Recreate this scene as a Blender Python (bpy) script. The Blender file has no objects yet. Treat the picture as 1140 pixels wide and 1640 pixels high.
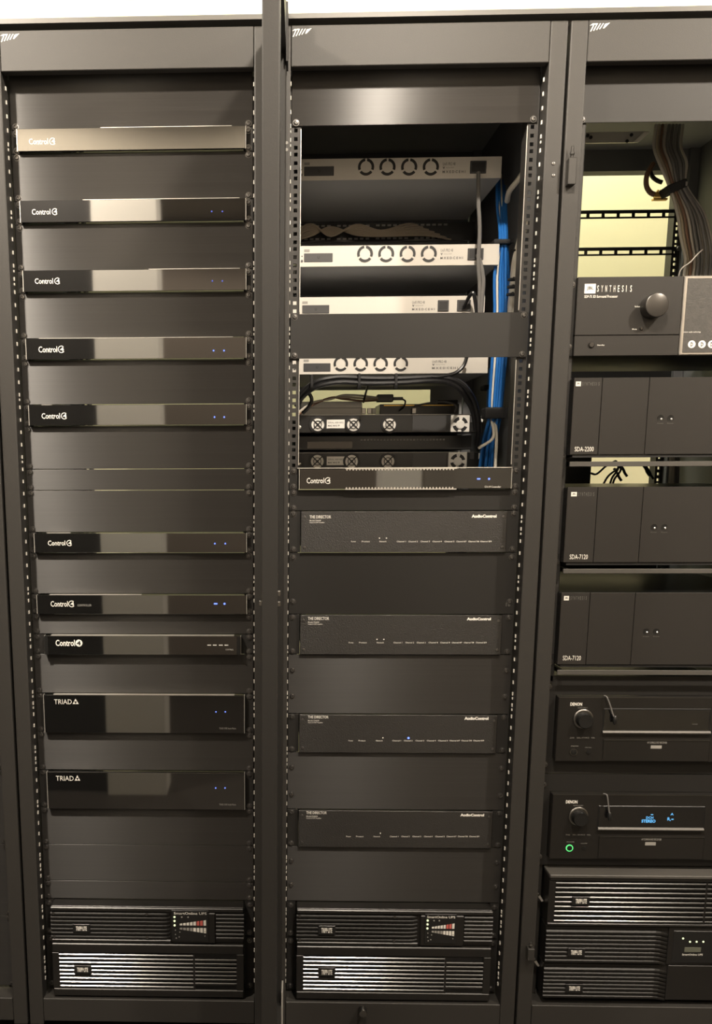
import bpy, bmesh, math, random
from mathutils import Vector, Matrix
random.seed(7)
scene = bpy.context.scene
COL = scene.collection

# ------------------------------------------------------------------ camera
FPX, YAW, PITCH, ROLL = 1500.0, .0315217934, .182125695, .00389233
Z0 = 1.967                      # height of the reference rack-unit line above the floor
RW = .559547753                 # pitch of the racks
U = .04445                      # one rack unit
PPX, PPY = 570 - 189.473119, 820 + 198.375268
cy_, sy_, cp_, sp_ = math.cos(YAW), math.sin(YAW), math.cos(PITCH), math.sin(PITCH)
FWD = Vector((-sy_*cp_, cy_*cp_, -sp_)); rt = Vector((cy_, sy_, 0)); dn = FWD.cross(rt)
RIGHT = math.cos(ROLL)*rt + math.sin(ROLL)*dn
DOWN = -math.sin(ROLL)*rt + math.cos(ROLL)*dn
CAM = Vector((.270793434, -2.0118672, Z0 - .655906674))
cd = bpy.data.cameras.new('camera'); cam = bpy.data.objects.new('camera', cd); COL.objects.link(cam)
cam.matrix_world = Matrix(((RIGHT.x, -DOWN.x, -FWD.x, CAM.x), (RIGHT.y, -DOWN.y, -FWD.y, CAM.y),
                           (RIGHT.z, -DOWN.z, -FWD.z, CAM.z), (0, 0, 0, 1)))
cd.sensor_fit = 'VERTICAL'; cd.sensor_height = 36; cd.lens = 36*FPX/1640
cd.shift_x = (570-PPX)/1640; cd.shift_y = (PPY-820)/1640
cd.clip_start = .05; cd.clip_end = 50
scene.camera = cam

# ------------------------------------------------------------------ world, lamps, exposure
w = bpy.data.worlds.new('world'); scene.world = w; w.use_nodes = True
w.node_tree.nodes['Background'].inputs[0].default_value = (.9, .85, .75, 1)
w.node_tree.nodes['Background'].inputs[1].default_value = .02
CEIL = 2.66
def spot(name, loc, power, col, target=None, size=168, rad=.045, blend=.25):
    l = bpy.data.lights.new(name, 'SPOT'); l.energy = power; l.color = col
    l.spot_size = math.radians(size); l.spot_blend = blend; l.shadow_soft_size = rad
    o = bpy.data.objects.new(name, l); COL.objects.link(o); o.location = loc
    if target: o.rotation_euler = (Vector(target)-Vector(loc)).to_track_quat('-Z', 'Y').to_euler()
    return o
WARM = (1, .88, .735)
DOWNLIGHTS = [(-.65, -1.15), (.62, -1.15), (1.85, -1.15)]
for i, (x, y) in enumerate(DOWNLIGHTS):
    spot('downlight_beam', (x, y, CEIL-.03), (205, 140, 150)[i], WARM)
ROOMLIGHTS = [(-.55, -2.75), (.9, -2.75)]
for x, y in ROOMLIGHTS:
    spot('room_light_beam', (x, y, CEIL-.03), 95, WARM)
BACKLIGHTS = [(-.75, .95), (.35, .95), (1.35, .95)]
CEILR = 3.0
for x, y in BACKLIGHTS:
    spot('rear_light_beam', (x, y, CEILR-.03), 55, (1, .97, .78), rad=.08, size=176)
scene.view_settings.view_transform = 'Standard'; scene.view_settings.look = 'None'
scene.view_settings.exposure = 0; scene.view_settings.gamma = 1
scene.view_settings.use_curve_mapping = False
scene.cycles.max_bounces = 8

# ------------------------------------------------------------------ materials
M = {}
def mat(name, col, rough=.5, metal=0, spec=.5, coat=0, emit=None, es=0, bump=None, aniso=0, ior=None, var=None):
    m = bpy.data.materials.new(name); m.use_nodes = True; nt = m.node_tree; b = nt.nodes['Principled BSDF']
    b.inputs['Base Color'].default_value = (*col, 1); b.inputs['Roughness'].default_value = rough
    b.inputs['Metallic'].default_value = metal; b.inputs['Specular IOR Level'].default_value = spec
    if coat: b.inputs['Coat Weight'].default_value = coat; b.inputs['Coat Roughness'].default_value = .03
    if ior: b.inputs['IOR'].default_value = ior
    if emit: b.inputs['Emission Color'].default_value = (*emit, 1); b.inputs['Emission Strength'].default_value = es
    if aniso:      # horizontal brushing: the sheen stretches upright
        b.inputs['Anisotropic'].default_value = aniso
        tg = nt.nodes.new('ShaderNodeTangent'); tg.direction_type = 'RADIAL'; tg.axis = 'X'
        nt.links.new(tg.outputs[0], b.inputs['Tangent'])
    tc = nt.nodes.new('ShaderNodeTexCoord')
    if var:   # (scale xyz, amount): gentle tone variation of the finish
        mp = nt.nodes.new('ShaderNodeMapping'); mp.inputs['Scale'].default_value = var[0]
        nz = nt.nodes.new('ShaderNodeTexNoise'); nz.inputs['Scale'].default_value = 1; nz.inputs['Detail'].default_value = 4
        mx = nt.nodes.new('ShaderNodeMix'); mx.data_type = 'RGBA'
        mx.inputs[6].default_value = (*[c*(1-var[1]) for c in col], 1); mx.inputs[7].default_value = (*[min(1, c*(1+var[1])) for c in col], 1)
        nt.links.new(tc.outputs['Object'], mp.inputs[0]); nt.links.new(mp.outputs[0], nz.inputs[0])
        nt.links.new(nz.outputs[0], mx.inputs[0]); nt.links.new(mx.outputs[2], b.inputs['Base Color'])
    if bump:  # (scale xyz, strength, distance)
        mp = nt.nodes.new('ShaderNodeMapping'); mp.inputs['Scale'].default_value = bump[0]
        nz = nt.nodes.new('ShaderNodeTexNoise'); nz.inputs['Scale'].default_value = 1; nz.inputs['Detail'].default_value = 3
        bp = nt.nodes.new('ShaderNodeBump'); bp.inputs['Strength'].default_value = bump[1]; bp.inputs['Distance'].default_value = bump[2]
        nt.links.new(tc.outputs['Object'], mp.inputs[0]); nt.links.new(mp.outputs[0], nz.inputs[0])
        nt.links.new(nz.outputs[0], bp.inputs['Height']); nt.links.new(bp.outputs[0], b.inputs['Normal'])
    M[name] = m
    return m
mat('rack_paint', (.032, .030, .0275), .5, spec=.35, bump=((700,)*3, .35, .0006))
mat('door_paint', (.017, .016, .0148), .5, spec=.3, bump=((500,)*3, .2, .0005))
mat('inner_paint', (.14, .143, .148), .6)  # lightened grey, brightness for the dim interiors put into the colour
mat('rear_grey', (.42, .43, .44), .6)  # haze inside the bays put into this pale grey
mat('brushed', (.026, .0243, .0228), .37, spec=.45, aniso=1.0, bump=((3, 3, 700), .5, .0002), var=((2, 2, 260), .25))
mat('flat_panel', (.0165, .0155, .0144), .5, spec=.35, bump=((500,)*3, .15, .0004))
mat('textured', (.013, .0117, .0104), .30, spec=.7, aniso=.95, bump=((420,)*3, 1.0, .0009))
mat('gloss', (.006, .006, .006), .035, ior=2.2)
mat('satin', (.012, .012, .012), .3)
mat('ear', (.018, .017, .016), .5, spec=.35)
mat('chassis', (.03, .03, .03), .45, metal=.3)
mat('screw', (.16, .155, .15), .28, metal=.85)
mat('zinc', (.62, .6, .56), .35, metal=.6)
mat('slot', (.82, .79, .72), .5)
mat('silver', (.64, .61, .56), .42, bump=((300,)*3, .06, .0004))
mat('case_grey', (.42, .42, .42), .6)  # silver case drawn darker: shade under it put into the colour
mat('dark_hole', (.012, .012, .013), .5)
mat('socket', (.05, .05, .052), .4)
mat('white', (.85, .83, .78), .5)
mat('print', (.75, .73, .68), .5)
mat('greyprint', (.3, .29, .27), .5)
mat('inkprint', (.12, .12, .12), .5)
mat('dimprint', (.16, .155, .145), .5)
mat('cream', (.86, .80, .60), .8, var=((3, 3, 3), .03))
mat('cream_rear', (.86, .82, .56), .85, var=((2, 2, 2), .06), bump=((30,)*3, .1, .004))
mat('ceiling_white', (.8, .77, .7), .9)
mat('wall_brown', (.32, .27, .22), .8)
mat('wood_dark', (.018, .015, .012), .6)
mat('tan_wall', (.27, .24, .2), .8)
mat('beige_wall', (.40, .36, .29), .8)
mat('door_white', (.9, .86, .78), .6)
mat('door_dark', (.02, .018, .016), .6)
mat('floor_grey', (.05, .043, .036), .5, var=((4, 4, 4), .2))
mat('trim_grey', (.07, .066, .06), .45)
mat('blue_led', (.02, .03, .2), .3, emit=(.12, .2, 1), es=3)
mat('blue_dim', (.05, .06, .3), .3, emit=(.12, .2, 1), es=.5)
mat('green_led', (.02, .2, .05), .3, emit=(.15, 1, .25), es=1.2)
mat('pale_led', (.5, .6, .3), .3, emit=(.9, 1, .6), es=1.0)
mat('vfd', (.02, .05, .1), .3, emit=(.15, .55, 1), es=1.1)
mat('red_print', (.55, .12, .1), .5)
mat('lens', (.9, .88, .8), .4, emit=(1, .86, .68), es=14)
mat('blue_cable', (.02, .16, .52), .4)
mat('white_cable', (.78, .74, .64), .45)
mat('beige_cable', (.40, .34, .26), .5)
mat('grey_cable', (.16, .155, .15), .45)
mat('pale_cable', (.5, .47, .42), .45)
mat('brown_cable', (.16, .085, .05), .45)
mat('black_cable', (.012, .012, .013), .28)
mat('gold', (.75, .48, .12), .3, metal=.8)
mat('velcro', (.02, .02, .021), .8)
mat('amp_face', (.023, .021, .0192), .42, spec=.4, bump=((600,)*3, .2, .0004), var=((3, 3, 3), .06))
mat('avr_face', (.015, .0138, .0125), .3, spec=.45, bump=((5, 5, 900), .12, .0004))
mat('ups_plastic', (.013, .012, .011), .32, spec=.45)
mat('louver', (.006, .0057, .0053), .2, spec=1.0)
mat('dull_louver', (.010, .0093, .0085), .45, spec=.4)
mat('knob_metal', (.07, .065, .06), .3, metal=.6)
mat('chrome_dark', (.2, .195, .185), .35, metal=1)
mat('bar_grey', (.11, .105, .098), .5, metal=.5)
mat('silver_frame', (.45, .42, .38), .3, metal=.7)
mat('grainy', (.05, .047, .043), .6, bump=((300,)*3, .5, .001), var=((150,)*3, .35))
mat('fan_silver', (.8, .78, .73), .4)
mat('glass_lcd', (.11, .115, .09), .15)

# ------------------------------------------------------------------ helpers
def at(px, py, y):
    """world point on the plane y that the photograph shows at pixel (px, py)"""
    d = FWD + RIGHT*((px-PPX)/FPX) + DOWN*((py-PPY)/FPX)
    return CAM + d*((y-CAM.y)/d.y)
def zu(u): return Z0 - u*U
class MB:
    def __init__(s): s.v = []; s.f = []
    def add(s, vs, fs):
        n = len(s.v); s.v += [tuple(v) for v in vs]; s.f += [[i+n for i in f] for f in fs]; return s
    def box(s, x0, x1, y0, y1, z0, z1):
        return s.add([(x, y, z) for z in (z0, z1) for y in (y0, y1) for x in (x0, x1)],
                     [[0, 2, 3, 1], [4, 5, 7, 6], [0, 1, 5, 4], [2, 6, 7, 3], [0, 4, 6, 2], [1, 3, 7, 5]])
    def prism(s, poly, y0, y1):           # polygon in xz, extruded along y
        n = len(poly)
        return s.add([(x, y0, z) for x, z in poly]+[(x, y1, z) for x, z in poly],
                     [list(range(n)), list(range(2*n-1, n-1, -1))]+[[i, i+n, (i+1) % n+n, (i+1) % n] for i in range(n)])
    def bar(s, poly, x0, x1):             # polygon in yz, extruded along x
        n = len(poly)
        return s.add([(x0, y, z) for y, z in poly]+[(x1, y, z) for y, z in poly],
                     [list(range(n)), list(range(2*n-1, n-1, -1))]+[[i, i+n, (i+1) % n+n, (i+1) % n] for i in range(n)])
    def lathe(s, prof, cx=0, cy=0, cz=0, n=16, axis='y'):   # prof: (radius, along axis)
        vs = []; fs = []; m = len(prof)
        for i in range(n):
            a = 2*math.pi*i/n; c, q = math.cos(a), math.sin(a)
            for r, t in prof:
                vs.append((cx+r*c, cy+t, cz+r*q) if axis == 'y' else (cx+r*c, cy+r*q, cz+t))
        for i in range(n):
            j = (i+1) % n
            for k in range(m-1): fs.append([i*m+k, j*m+k, j*m+k+1, i*m+k+1])
        fs.append([i*m for i in range(n)]); fs.append([i*m+m-1 for i in range(n-1, -1, -1)])
        return s.add(vs, fs)
    def arc(s, cx, cz, r0, r1, a0, a1, y0, y1, n=10):       # ring sector in xz
        p = [(cx+r1*math.cos(a0+(a1-a0)*i/n), cz+r1*math.sin(a0+(a1-a0)*i/n)) for i in range(n+1)]
        q = [(cx+r0*math.cos(a0+(a1-a0)*i/n), cz+r0*math.sin(a0+(a1-a0)*i/n)) for i in range(n+1)]
        for i in range(n): s.prism([p[i], p[i+1], q[i+1], q[i]], y0, y1)
        return s
    def tube(s, pts, r, n=8, sub=6):
        P = [Vector(p) for p in pts]; path = []
        E = [P[0]*2-P[1]]+P+[P[-1]*2-P[-2]]
        for i in range(1, len(E)-2):
            for j in range(sub):
                t = j/sub; a, b, c, d = E[i-1], E[i], E[i+1], E[i+2]
                path.append(.5*((2*b)+(c-a)*t+(2*a-5*b+4*c-d)*t*t+(3*b-a-3*c+d)*t**3))
        path.append(P[-1]); vs = []; fs = []; up = Vector((.13, .97, .2))
        for i, p in enumerate(path):
            tg = (path[min(i+1, len(path)-1)]-path[max(i-1, 0)]).normalized()
            u = tg.cross(up)
            if u.length < 1e-4: u = tg.cross(Vector((1, 0, 0)))
            u.normalize(); v = tg.cross(u)
            for k in range(n):
                a = 2*math.pi*k/n; vs.append(p+u*(r*math.cos(a))+v*(r*math.sin(a)))
        for i in range(len(path)-1):
            for k in range(n):
                fs.append([i*n+k, i*n+(k+1) % n, (i+1)*n+(k+1) % n, (i+1)*n+k])
        fs.append(list(range(n-1, -1, -1))); fs.append([(len(path)-1)*n+k for k in range(n)])
        return s.add(vs, fs)
    def mesh(s, name, m, bevel=0, smooth=False, seg=1):
        me = bpy.data.meshes.new(name); me.from_pydata(s.v, [], s.f); me.validate()
        bm = bmesh.new(); bm.from_mesh(me)
        bmesh.ops.recalc_face_normals(bm, faces=bm.faces)
        if bevel:
            bmesh.ops.bevel(bm, geom=list(bm.edges), offset=bevel, segments=seg, affect='EDGES', profile=.6)
        bm.to_mesh(me); bm.free()
        if smooth:
            for p in me.polygons: p.use_smooth = True
            me.set_sharp_from_angle(angle=math.radians(40))
        me.materials.append(M[m]); return me
    def build(s, name, m, parent=None, bevel=0, smooth=False, seg=1):
        return link(name, s.mesh(name, m, bevel, smooth, seg), parent)
def link(name, me, parent=None, loc=None):
    o = bpy.data.objects.new(name, me); COL.objects.link(o); o.parent = parent
    if loc is not None: o.location = loc
    return o
def tag(o, label=None, cat=None, group=None, kind=None):
    if label: o['label'] = label
    if cat: o['category'] = cat
    if group: o['group'] = group
    if kind: o['kind'] = kind
    return o
def thing(name, loc, label, cat, group=None, rz=0):
    o = bpy.data.objects.new(name, None); COL.objects.link(o); o.location = loc; o.rotation_euler = (0, 0, rz)
    o.empty_display_size = .05
    return tag(o, label, cat, group)
def B(x0, x1, y0, y1, z0, z1): return MB().box(x0, x1, y0, y1, z0, z1)
def lc(root, px, py, y):
    return at(px, py, y)-root.location
def pr(root, px0, py0, px1, py1, y):
    """local x0, x1, z0, z1 of a photographed rectangle on the plane y"""
    a = lc(root, px0, (py0+py1)/2, y); b = lc(root, px1, (py0+py1)/2, y)
    c = lc(root, (px0+px1)/2, py0, y); d = lc(root, (px0+px1)/2, py1, y)
    return a.x, b.x, d.z, c.z
def pbox(root, name, rect, y0, y1, m, bevel=0, seg=1, parent=None, ref=None):
    x0, x1, z0, z1 = pr(root, *rect, y0 if ref is None else ref)
    return B(x0, x1, y0, y1, z0, z1).build(name, m, parent or root, bevel, seg=seg)
_tx = {}
def text_geo(s, bold=0):
    if (s, bold) not in _tx:
        c = bpy.data.curves.new('t', 'FONT'); c.body = s; c.size = 1; c.resolution_u = 2; c.offset = bold
        o = bpy.data.objects.new('t', c); COL.objects.link(o)
        me = o.to_mesh(); vs = [(v.co.x, v.co.y) for v in me.vertices]; fs = [list(p.vertices) for p in me.polygons]
        o.to_mesh_clear(); bpy.data.objects.remove(o); bpy.data.curves.remove(c)
        _tx[(s, bold)] = (vs, fs)
    return _tx[(s, bold)]
def text_at(parent, name, s, x0, x1, z0, z1, y, m, bold=0):
    vs, fs = text_geo(s, bold)
    ax, bx = min(v[0] for v in vs), max(v[0] for v in vs); az, bz = min(v[1] for v in vs), max(v[1] for v in vs)
    me = bpy.data.meshes.new(name)
    me.from_pydata([(x0+(v[0]-ax)/(bx-ax)*(x1-x0), y, z0+(v[1]-az)/(bz-az)*(z1-z0)) for v in vs], [], fs)
    me.materials.append(M[m]); return link(name, me, parent)
def ptext(root, name, s, rect, y, m, bold=0, parent=None):
    x0, x1, z0, z1 = pr(root, *rect, y)
    return text_at(parent or root, name, s, x0, x1, z0, z1, y-.0004, m, bold)
SCREW = MB().lathe([(.0001, -.0020), (.0019, -.0020), (.0021, -.0036), (.0038, -.0034), (.0050, -.0018), (.0052, -.0008), (.0064, -.0008), (.0064, .0003)], n=12).mesh('screw', 'screw', smooth=True)
SMALL = MB().lathe([(.0001, -.0006), (.0012, -.0006), (.0014, -.0014), (.0030, -.0011), (.0034, 0)], n=10).mesh('face_screw', 'screw', smooth=True)
def screws(root, pts, y=-.003, me=None, name='screw'):
    for x, z in pts: link(name, me or SCREW, root, (x, y, z))
def dot(root, name, px, py, r, y, m, h=.0012):
    p = lc(root, px, py, y)
    return MB().lathe([(r, h), (r, -h*.4), (r*.7, -h)], p.x, y, p.z, 10).build(name, m, root, smooth=True)

# ------------------------------------------------------------------ the room
def struct(name, mb, m, **k):
    o = mb.build(name, m, None, **k); o['kind'] = 'structure'; return o
XL, XR, YF, YB = -2.6, 3.4, -3.62, 1.36
struct('floor', B(XL, XR, YF, YB, -.1, 0), 'floor_grey')
struct('ceiling', B(XL, XR, YF, -.15, CEIL, CEIL+.1).box(XL, XR, -.19, -.15, 2.218, CEIL), 'ceiling_white')  # second box: unseen drop, added to shade the strip above the racks
struct('ceiling_rear', B(XL, XR, -.15, YB, CEILR, CEILR+.1).box(XL, XR, -.19, -.15, CEIL+.1, CEILR+.1), 'ceiling_white')
struct('wall_left', B(XL-.1, XL, YF, YB, 0, CEILR), 'wall_brown')
struct('wall_right', B(XR, XR+.1, YF, YB, 0, CEILR), 'wall_brown')
struct('wall_rear', B(XL, XR, YB, YB+.1, 0, CEILR), 'cream_rear')
struct('wall_outer', B(XL, XR, YF-.1, YF, 0, CEIL), 'wall_brown')
struct('wall_front', B(XL, XR, -1.74, -1.64, 2.33, CEIL), 'beige_wall')
struct('wall_front_left', B(XL, -.366, -1.74, -1.64, 0, 2.33), 'wood_dark')
struct('wall_front_right', B(.85, XR, -1.74, -1.64, 0, 2.33), 'tan_wall')
struct('trim_3', B(-.366, -.13, -1.76, -1.60, 0, 2.33), 'door_white')
struct('trim_4', B(.70, .85, -1.76, -1.60, 0, 2.33), 'door_white')
zl = at(570, 17, YB-.02).z
struct('trim_1', B(XL, XR, YB-.02, YB, zl-.012, zl), 'cream')
struct('trim_2', B(XL, XR, -.054, -.02, Z0+.1722, Z0+.1810).box(XL, XR, -.024, -.02, Z0+.150, Z0+.1722), 'trim_grey')
for i, (x, y) in enumerate(DOWNLIGHTS+ROOMLIGHTS+BACKLIGHTS):
    nm = ['left rack', 'middle rack', 'right rack'][i] if i < 3 else None
    t = thing('ceiling_light', (x, y, CEIL if i < 5 else CEILR), ('round recessed ceiling downlight in front of the '+nm) if nm else
              ['round recessed ceiling downlight beyond the doorway, on the left', 'round recessed ceiling downlight beyond the doorway, on the right',
               'round recessed ceiling downlight behind the far left rack', 'round recessed ceiling downlight behind the middle rack', 'round recessed ceiling downlight behind the right rack'][i-3], 'light', 'recessed ceiling lights')
    MB().lathe([(.075, 0), (.075, -.006), (.058, -.010), (.058, 0)], n=24, axis='z').build('trim_ring', 'white', t, smooth=True)
    MB().lathe([(.056, -.001), (.056, -.004), (.03, -.005)], n=24, axis='z').build('lens', 'lens', t, smooth=True)

# ------------------------------------------------------------------ racks
def perforated_strip(cols, rows):
    """plate in xz: cols/rows are edges; holes where both the column and row index are odd"""
    vs = [(x, 0, z) for z in rows for x in cols]; n = len(cols); fs = []
    for j in range(len(rows)-1):
        for i in range(n-1):
            if not (i % 2 and j % 2): fs.append([j*n+i, j*n+i+1, (j+1)*n+i+1, (j+1)*n+i])
    return vs, fs
def rail_mesh():
    rows = [zu(44)+U*2-.001]   # holes at 6.35, 22.225, 38.1 mm of every unit
    for u in range(44):
        b = zu(42)+u*U
        for h in (.00635, .022225, .0381): rows += [b+h-.0036, b+h+.0036]
    rows.append(zu(-2)+.004)
    rows[0] = zu(42)-.004
    m = MB(); vs, fs = perforated_strip([.2225, .2290, .2362, .2440], rows)
    m.add([(x, .0012, z) for x, y, z in vs], fs)
    m.add([(x, .0030, z) for x, y, z in vs], fs)
    m.box(.2225, .2240, .0012, .04, rows[0], rows[-1])
    return m
RAIL_R = rail_mesh().mesh('rail', 'rack_paint')
_m = rail_mesh(); _m.v = [(-x, y, z) for x, y, z in _m.v]
RAIL_L = _m.mesh('rail', 'rack_paint')
ZT, ZB, ZH = zu(-2.03), zu(42.08), Z0+.162
def make_rack(k, label):
    t = thing('equipment_rack', (k*RW, 0, 0), label, 'rack')
    B(-.2440, .2440, -.05, -.028, ZT, ZH).build('header', 'rack_paint', t, .0012)
    B(-.2440, .2440, -.05, -.028, .04, ZB).build('base_panel', 'rack_paint', t, .0012)
    B(-.2440, .2440, -.028, .03, ZB-.012, ZB-.002).build('ledge', 'rack_paint', t)
    for s in (-1, 1):
        x0, x1 = sorted((s*.2445, s*.2772))
        B(x0, x1, -.05, .0008, .03, ZH).build('front_stile', 'rack_paint', t, .003, seg=2)
        link('rail', RAIL_R if s > 0 else RAIL_L, t)
        # rear frame
        B(x0, x1, .63, .68, .03, ZH).build('rear_stile', 'inner_paint', t, .002)
        r = link('rear_rail', RAIL_R if s > 0 else RAIL_L, t, (0, .648, 0))
        xa, xb = sorted((s*.2690, s*.2720))
        B(xa, xb, .02, .63, .06, ZH-.02).build('side_panel', 'inner_paint', t)
        m = MB(); z = ZT-.02; j = 0
        while z > ZB+.02:
            xa, xb = sorted((s*.2428, s*.2446)); m.box(xa, xb, -.0235, -.0190, z-.0036, z+.0036)
            if j % 5 in (3, 4) and random.random() < .6: m.box(xa, xb, -.0235, -.0195, z-.0125, z-.0080)
            z -= .0254; j += 1
        tag(m.build('slot_row', 'slot', t), kind='stuff')  # solid pale blocks; light through the slots is put into their colour
    B(-.2440, .2440, .64, .68, ZT, ZH).build('rear_header', 'inner_paint', t)
    B(-.2440, .2440, .64, .68, .04, ZB).build('rear_base', 'inner_paint', t)
    B(-.277, .277, -.02, .68, ZH-.02, ZH-.012).build('roof', 'rear_grey', t)
    B(-.277, .277, -.02, .68, .03, .04).build('bottom', 'inner_paint', t)
    # maker's mark: slanted strokes with a tail, top left of the header
    m = MB(); x = -.2415; z = ZH-.016; c = .0020
    for i in range(4):
        xx = x+i*.0055
        m.prism([(xx, z-.004+i*.0012), (xx+c, z-.004+i*.0012), (xx+c+.0065, z+.0095), (xx+.0065, z+.0095)], -.0506, -.0498)
    m.prism([(x+.0235, z+.001), (x+.026, z+.001), (x+.036, z+.0102), (x+.027, z+.0085)], -.0506, -.0498)
    m.prism([(x-.001, z+.006), (x+.004, z+.0095), (x+.012, z+.0098), (x+.012, z+.008)], -.0506, -.0498)
    m.build('maker_mark', 'white', t)
    return t
rack0 = make_rack(-1, 'dark rack cut off by the left edge of the photo')
rack1 = make_rack(0, 'tall black rack full of glossy controllers, left of the open door')
rack2 = make_rack(1, 'tall black rack with open bays of switches, right of the open door')
rack3 = make_rack(2, 'tall black rack of amplifiers and receivers, rightmost in the photo')
for s in (-1, 1):
    for ua, ub in ((0.1, 7.9), (10.1, 14.85)):
        B(s*.2225-.0006, s*.2225+.0006, -.0006, .0030, zu(ub), zu(ua)).build('rail_edge', 'zinc', rack2)
# details on the stiles
screws(rack2, [(lc(rack2, 886, y, -.05).x, lc(rack2, 886, y, -.05).z) for y in (262, 281)], -.0502, SMALL, 'stile_screw')
def hinge_pin(px, py, h):
    p = lc(rack3, px, py, -.05); m = MB()
    m.lathe([(.0028, h*.5), (.0028, h*.62), (.0046, h*.64), (.0046, h*.74), (.003, h*.78), (.003, h*.9), (.0015, h)], p.x, -.060, p.z, 12, 'z')
    m.box(p.x-.0075, p.x+.0075, -.068, -.0495, p.z-h*.5, p.z+h*.5)
    m.build('hinge', 'rack_paint', rack3, .001)
hinge_pin(912, 278, .048)
hinge_pin(847, 1523, .028)
p = lc(rack2, 580, 1617, -.05)
MB().lathe([(.010, .002), (.010, -.014), (.0085, -.018), (.004, -.018)], p.x, -.05, p.z, 16).build('latch_knob', 'chrome_dark', rack2, smooth=True)

# ------------------------------------------------------------------ open door seen edge on
dr = thing('rack_door', (.2935, -.0555, 0), 'open rack door seen edge-on between the left and middle racks', 'door', rz=-.0367)
DT = ZH-.004
B(-.013, .013, -.495, -.455, .06, DT).build('door_stile', 'door_paint', dr, .002, seg=2)
B(-.013, .013, -.035, 0, .06, DT).build('door_stile', 'door_paint', dr, .002)
B(-.013, .013, -.455, -.035, DT-.06, DT).build('door_rail', 'door_paint', dr)
B(-.013, .013, -.455, -.035, .06, .12).build('door_rail', 'door_paint', dr)
B(-.002, .002, -.455, -.035, .12, DT-.06).build('door_sheet', 'inner_paint', dr)
for z in (zu(-2.9), zu(41.9)):
    B(.0131, .0165, -.05, -.002, z-.05, z+.05).build('hinge_leaf', 'zinc' if z < 1 else 'door_paint', dr)
for px, py in ((447, 229), (447, 240), (443, 1500), (443, 1513)):
    p = at(px, py, -.075)
    MB().lathe([(.003, 0), (.003, .0015), (.0015, .002)], 0, 0, 0, 10).build('door_screw', 'chrome_dark', dr).location = (.0145, -.02, p.z)
for dx, dz in ((-.0142, 967), (.0142, 968), (.0142, 951)):
    p = at(430, dz, -.55)
    B(dx-.0028, dx+.0028, -.492, -.480, p.z-.004, p.z+.004).build('latch_bolt', 'chrome_dark', dr, .0008)
# folded plate above the hinge
m = MB(); x0, x1, z0, z1 = pr(dr, 446, 0, 460, 91, -.058)
m.prism([(x0, z0), (x1+.001, z0), (x1-.0035, z1+.06), (x0, z1+.06)], -.006, -.0025)
m.build('top_hinge_plate', 'door_paint', dr)

# ------------------------------------------------------------------ rack contents: generic builders
RACKNAME = {-1: 'far left rack', 0: 'left rack', 1: 'middle rack', 2: 'right rack'}
def blank(k, u0, u1, label, m='brushed', y=-.003, rows=None, rz=0, group=None):
    t = thing('blank_panel', (k*RW, 0, zu(u1)), label, 'panel', group)
    h = (u1-u0)*U
    B(-.2413, .2413, y, y+.0028, .0006, h-.0006).build('plate', m, t, .0004)
    rows = rows or (.00635, h-.00635)
    screws(t, [(s*.2325, z) for s in (-1, 1) for z in rows], y)
    return t
def four_mark(t, x0, x1, z0, z1, y, m, filled=False):
    r = (z1-z0)/2; cx, cz = x1-r, (z0+z1)/2
    if filled:
        mb = MB().lathe([(r, 0), (r, -.0003)], cx, y-.0001, cz, 20); mb.build('logo_disc', m, t)
        text_at(t, 'logo_numeral', '4', cx-r*.62, cx+r*.55, cz-r*.6, cz+r*.6, y-.0009, 'dark_hole', .04)
    else:
        MB().arc(cx, cz, r*.82, r*1.03, math.radians(48), math.radians(322), y-.0005, y-.0001, 14).build('logo_ring', m, t)
        text_at(t, 'logo_numeral', '4', cx-r*.42, cx+r*.75, cz-r*.56, cz+r*.6, y-.0005, m, .015)
def faced_unit(k, u, n, label, half, cat, name, lip=None, fy=-.016):
    t = thing(name, (k*RW, 0, zu(u+n)), label, cat)
    h = n*U
    for s in (-1, 1):
        a, b = sorted((s*.2413, s*(half+.0006))); B(a, b, -.003, -.0002, .0008, h-.0008).build('ear', 'ear', t)
        a, b = sorted((s*(half+.0004), s*(half+.0016))); B(a, b, -.0152, -.003, .0016, h-.0016).build('edge_strip', 'zinc', t)  # bright strip stands in for light caught by the face's bevel
    B(-half, half, fy, -.003, .0016, h-.0016).build('face', 'gloss', t, .0005)
    B(-.2185, .2185, 0, .26, .003, h-.004).build('chassis', 'chassis', t)
    if lip:
        B(lip[0], lip[1], -.0145, -.004, h-.0014, h-.0004).build('top_lip', 'zinc', t)  # bright strip placed as the glint off the chassis top edge
    screws(t, [(s*.2325, z) for s in (-1, 1) for z in (.00635, h-.00635)])
    return t
ORD = ['topmost', 'second', 'third', 'fourth', 'fifth', 'sixth']
C4 = [(0, (46.4, 221, 89.6, 232.3), None, (-.06, .2)), (3, (51, 334, 93, 344.6), (339, 356, 338.7), (-.10, .215)),
      (6, (55.7, 445, 97, 455.4), (340, 356, 450), (.03, .215)), (9, (61.7, 554, 103.7, 565.3), (342, 358.7, 561.5), (-.2, .2)),
      (12, (66.6, 661, 108, 671.5), (343.4, 359, 668), (-.2, -.18)), (18, (76.7, 865, 116, 874.5), (344, 360.7, 870.6), (-.2, -.15))]
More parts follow.
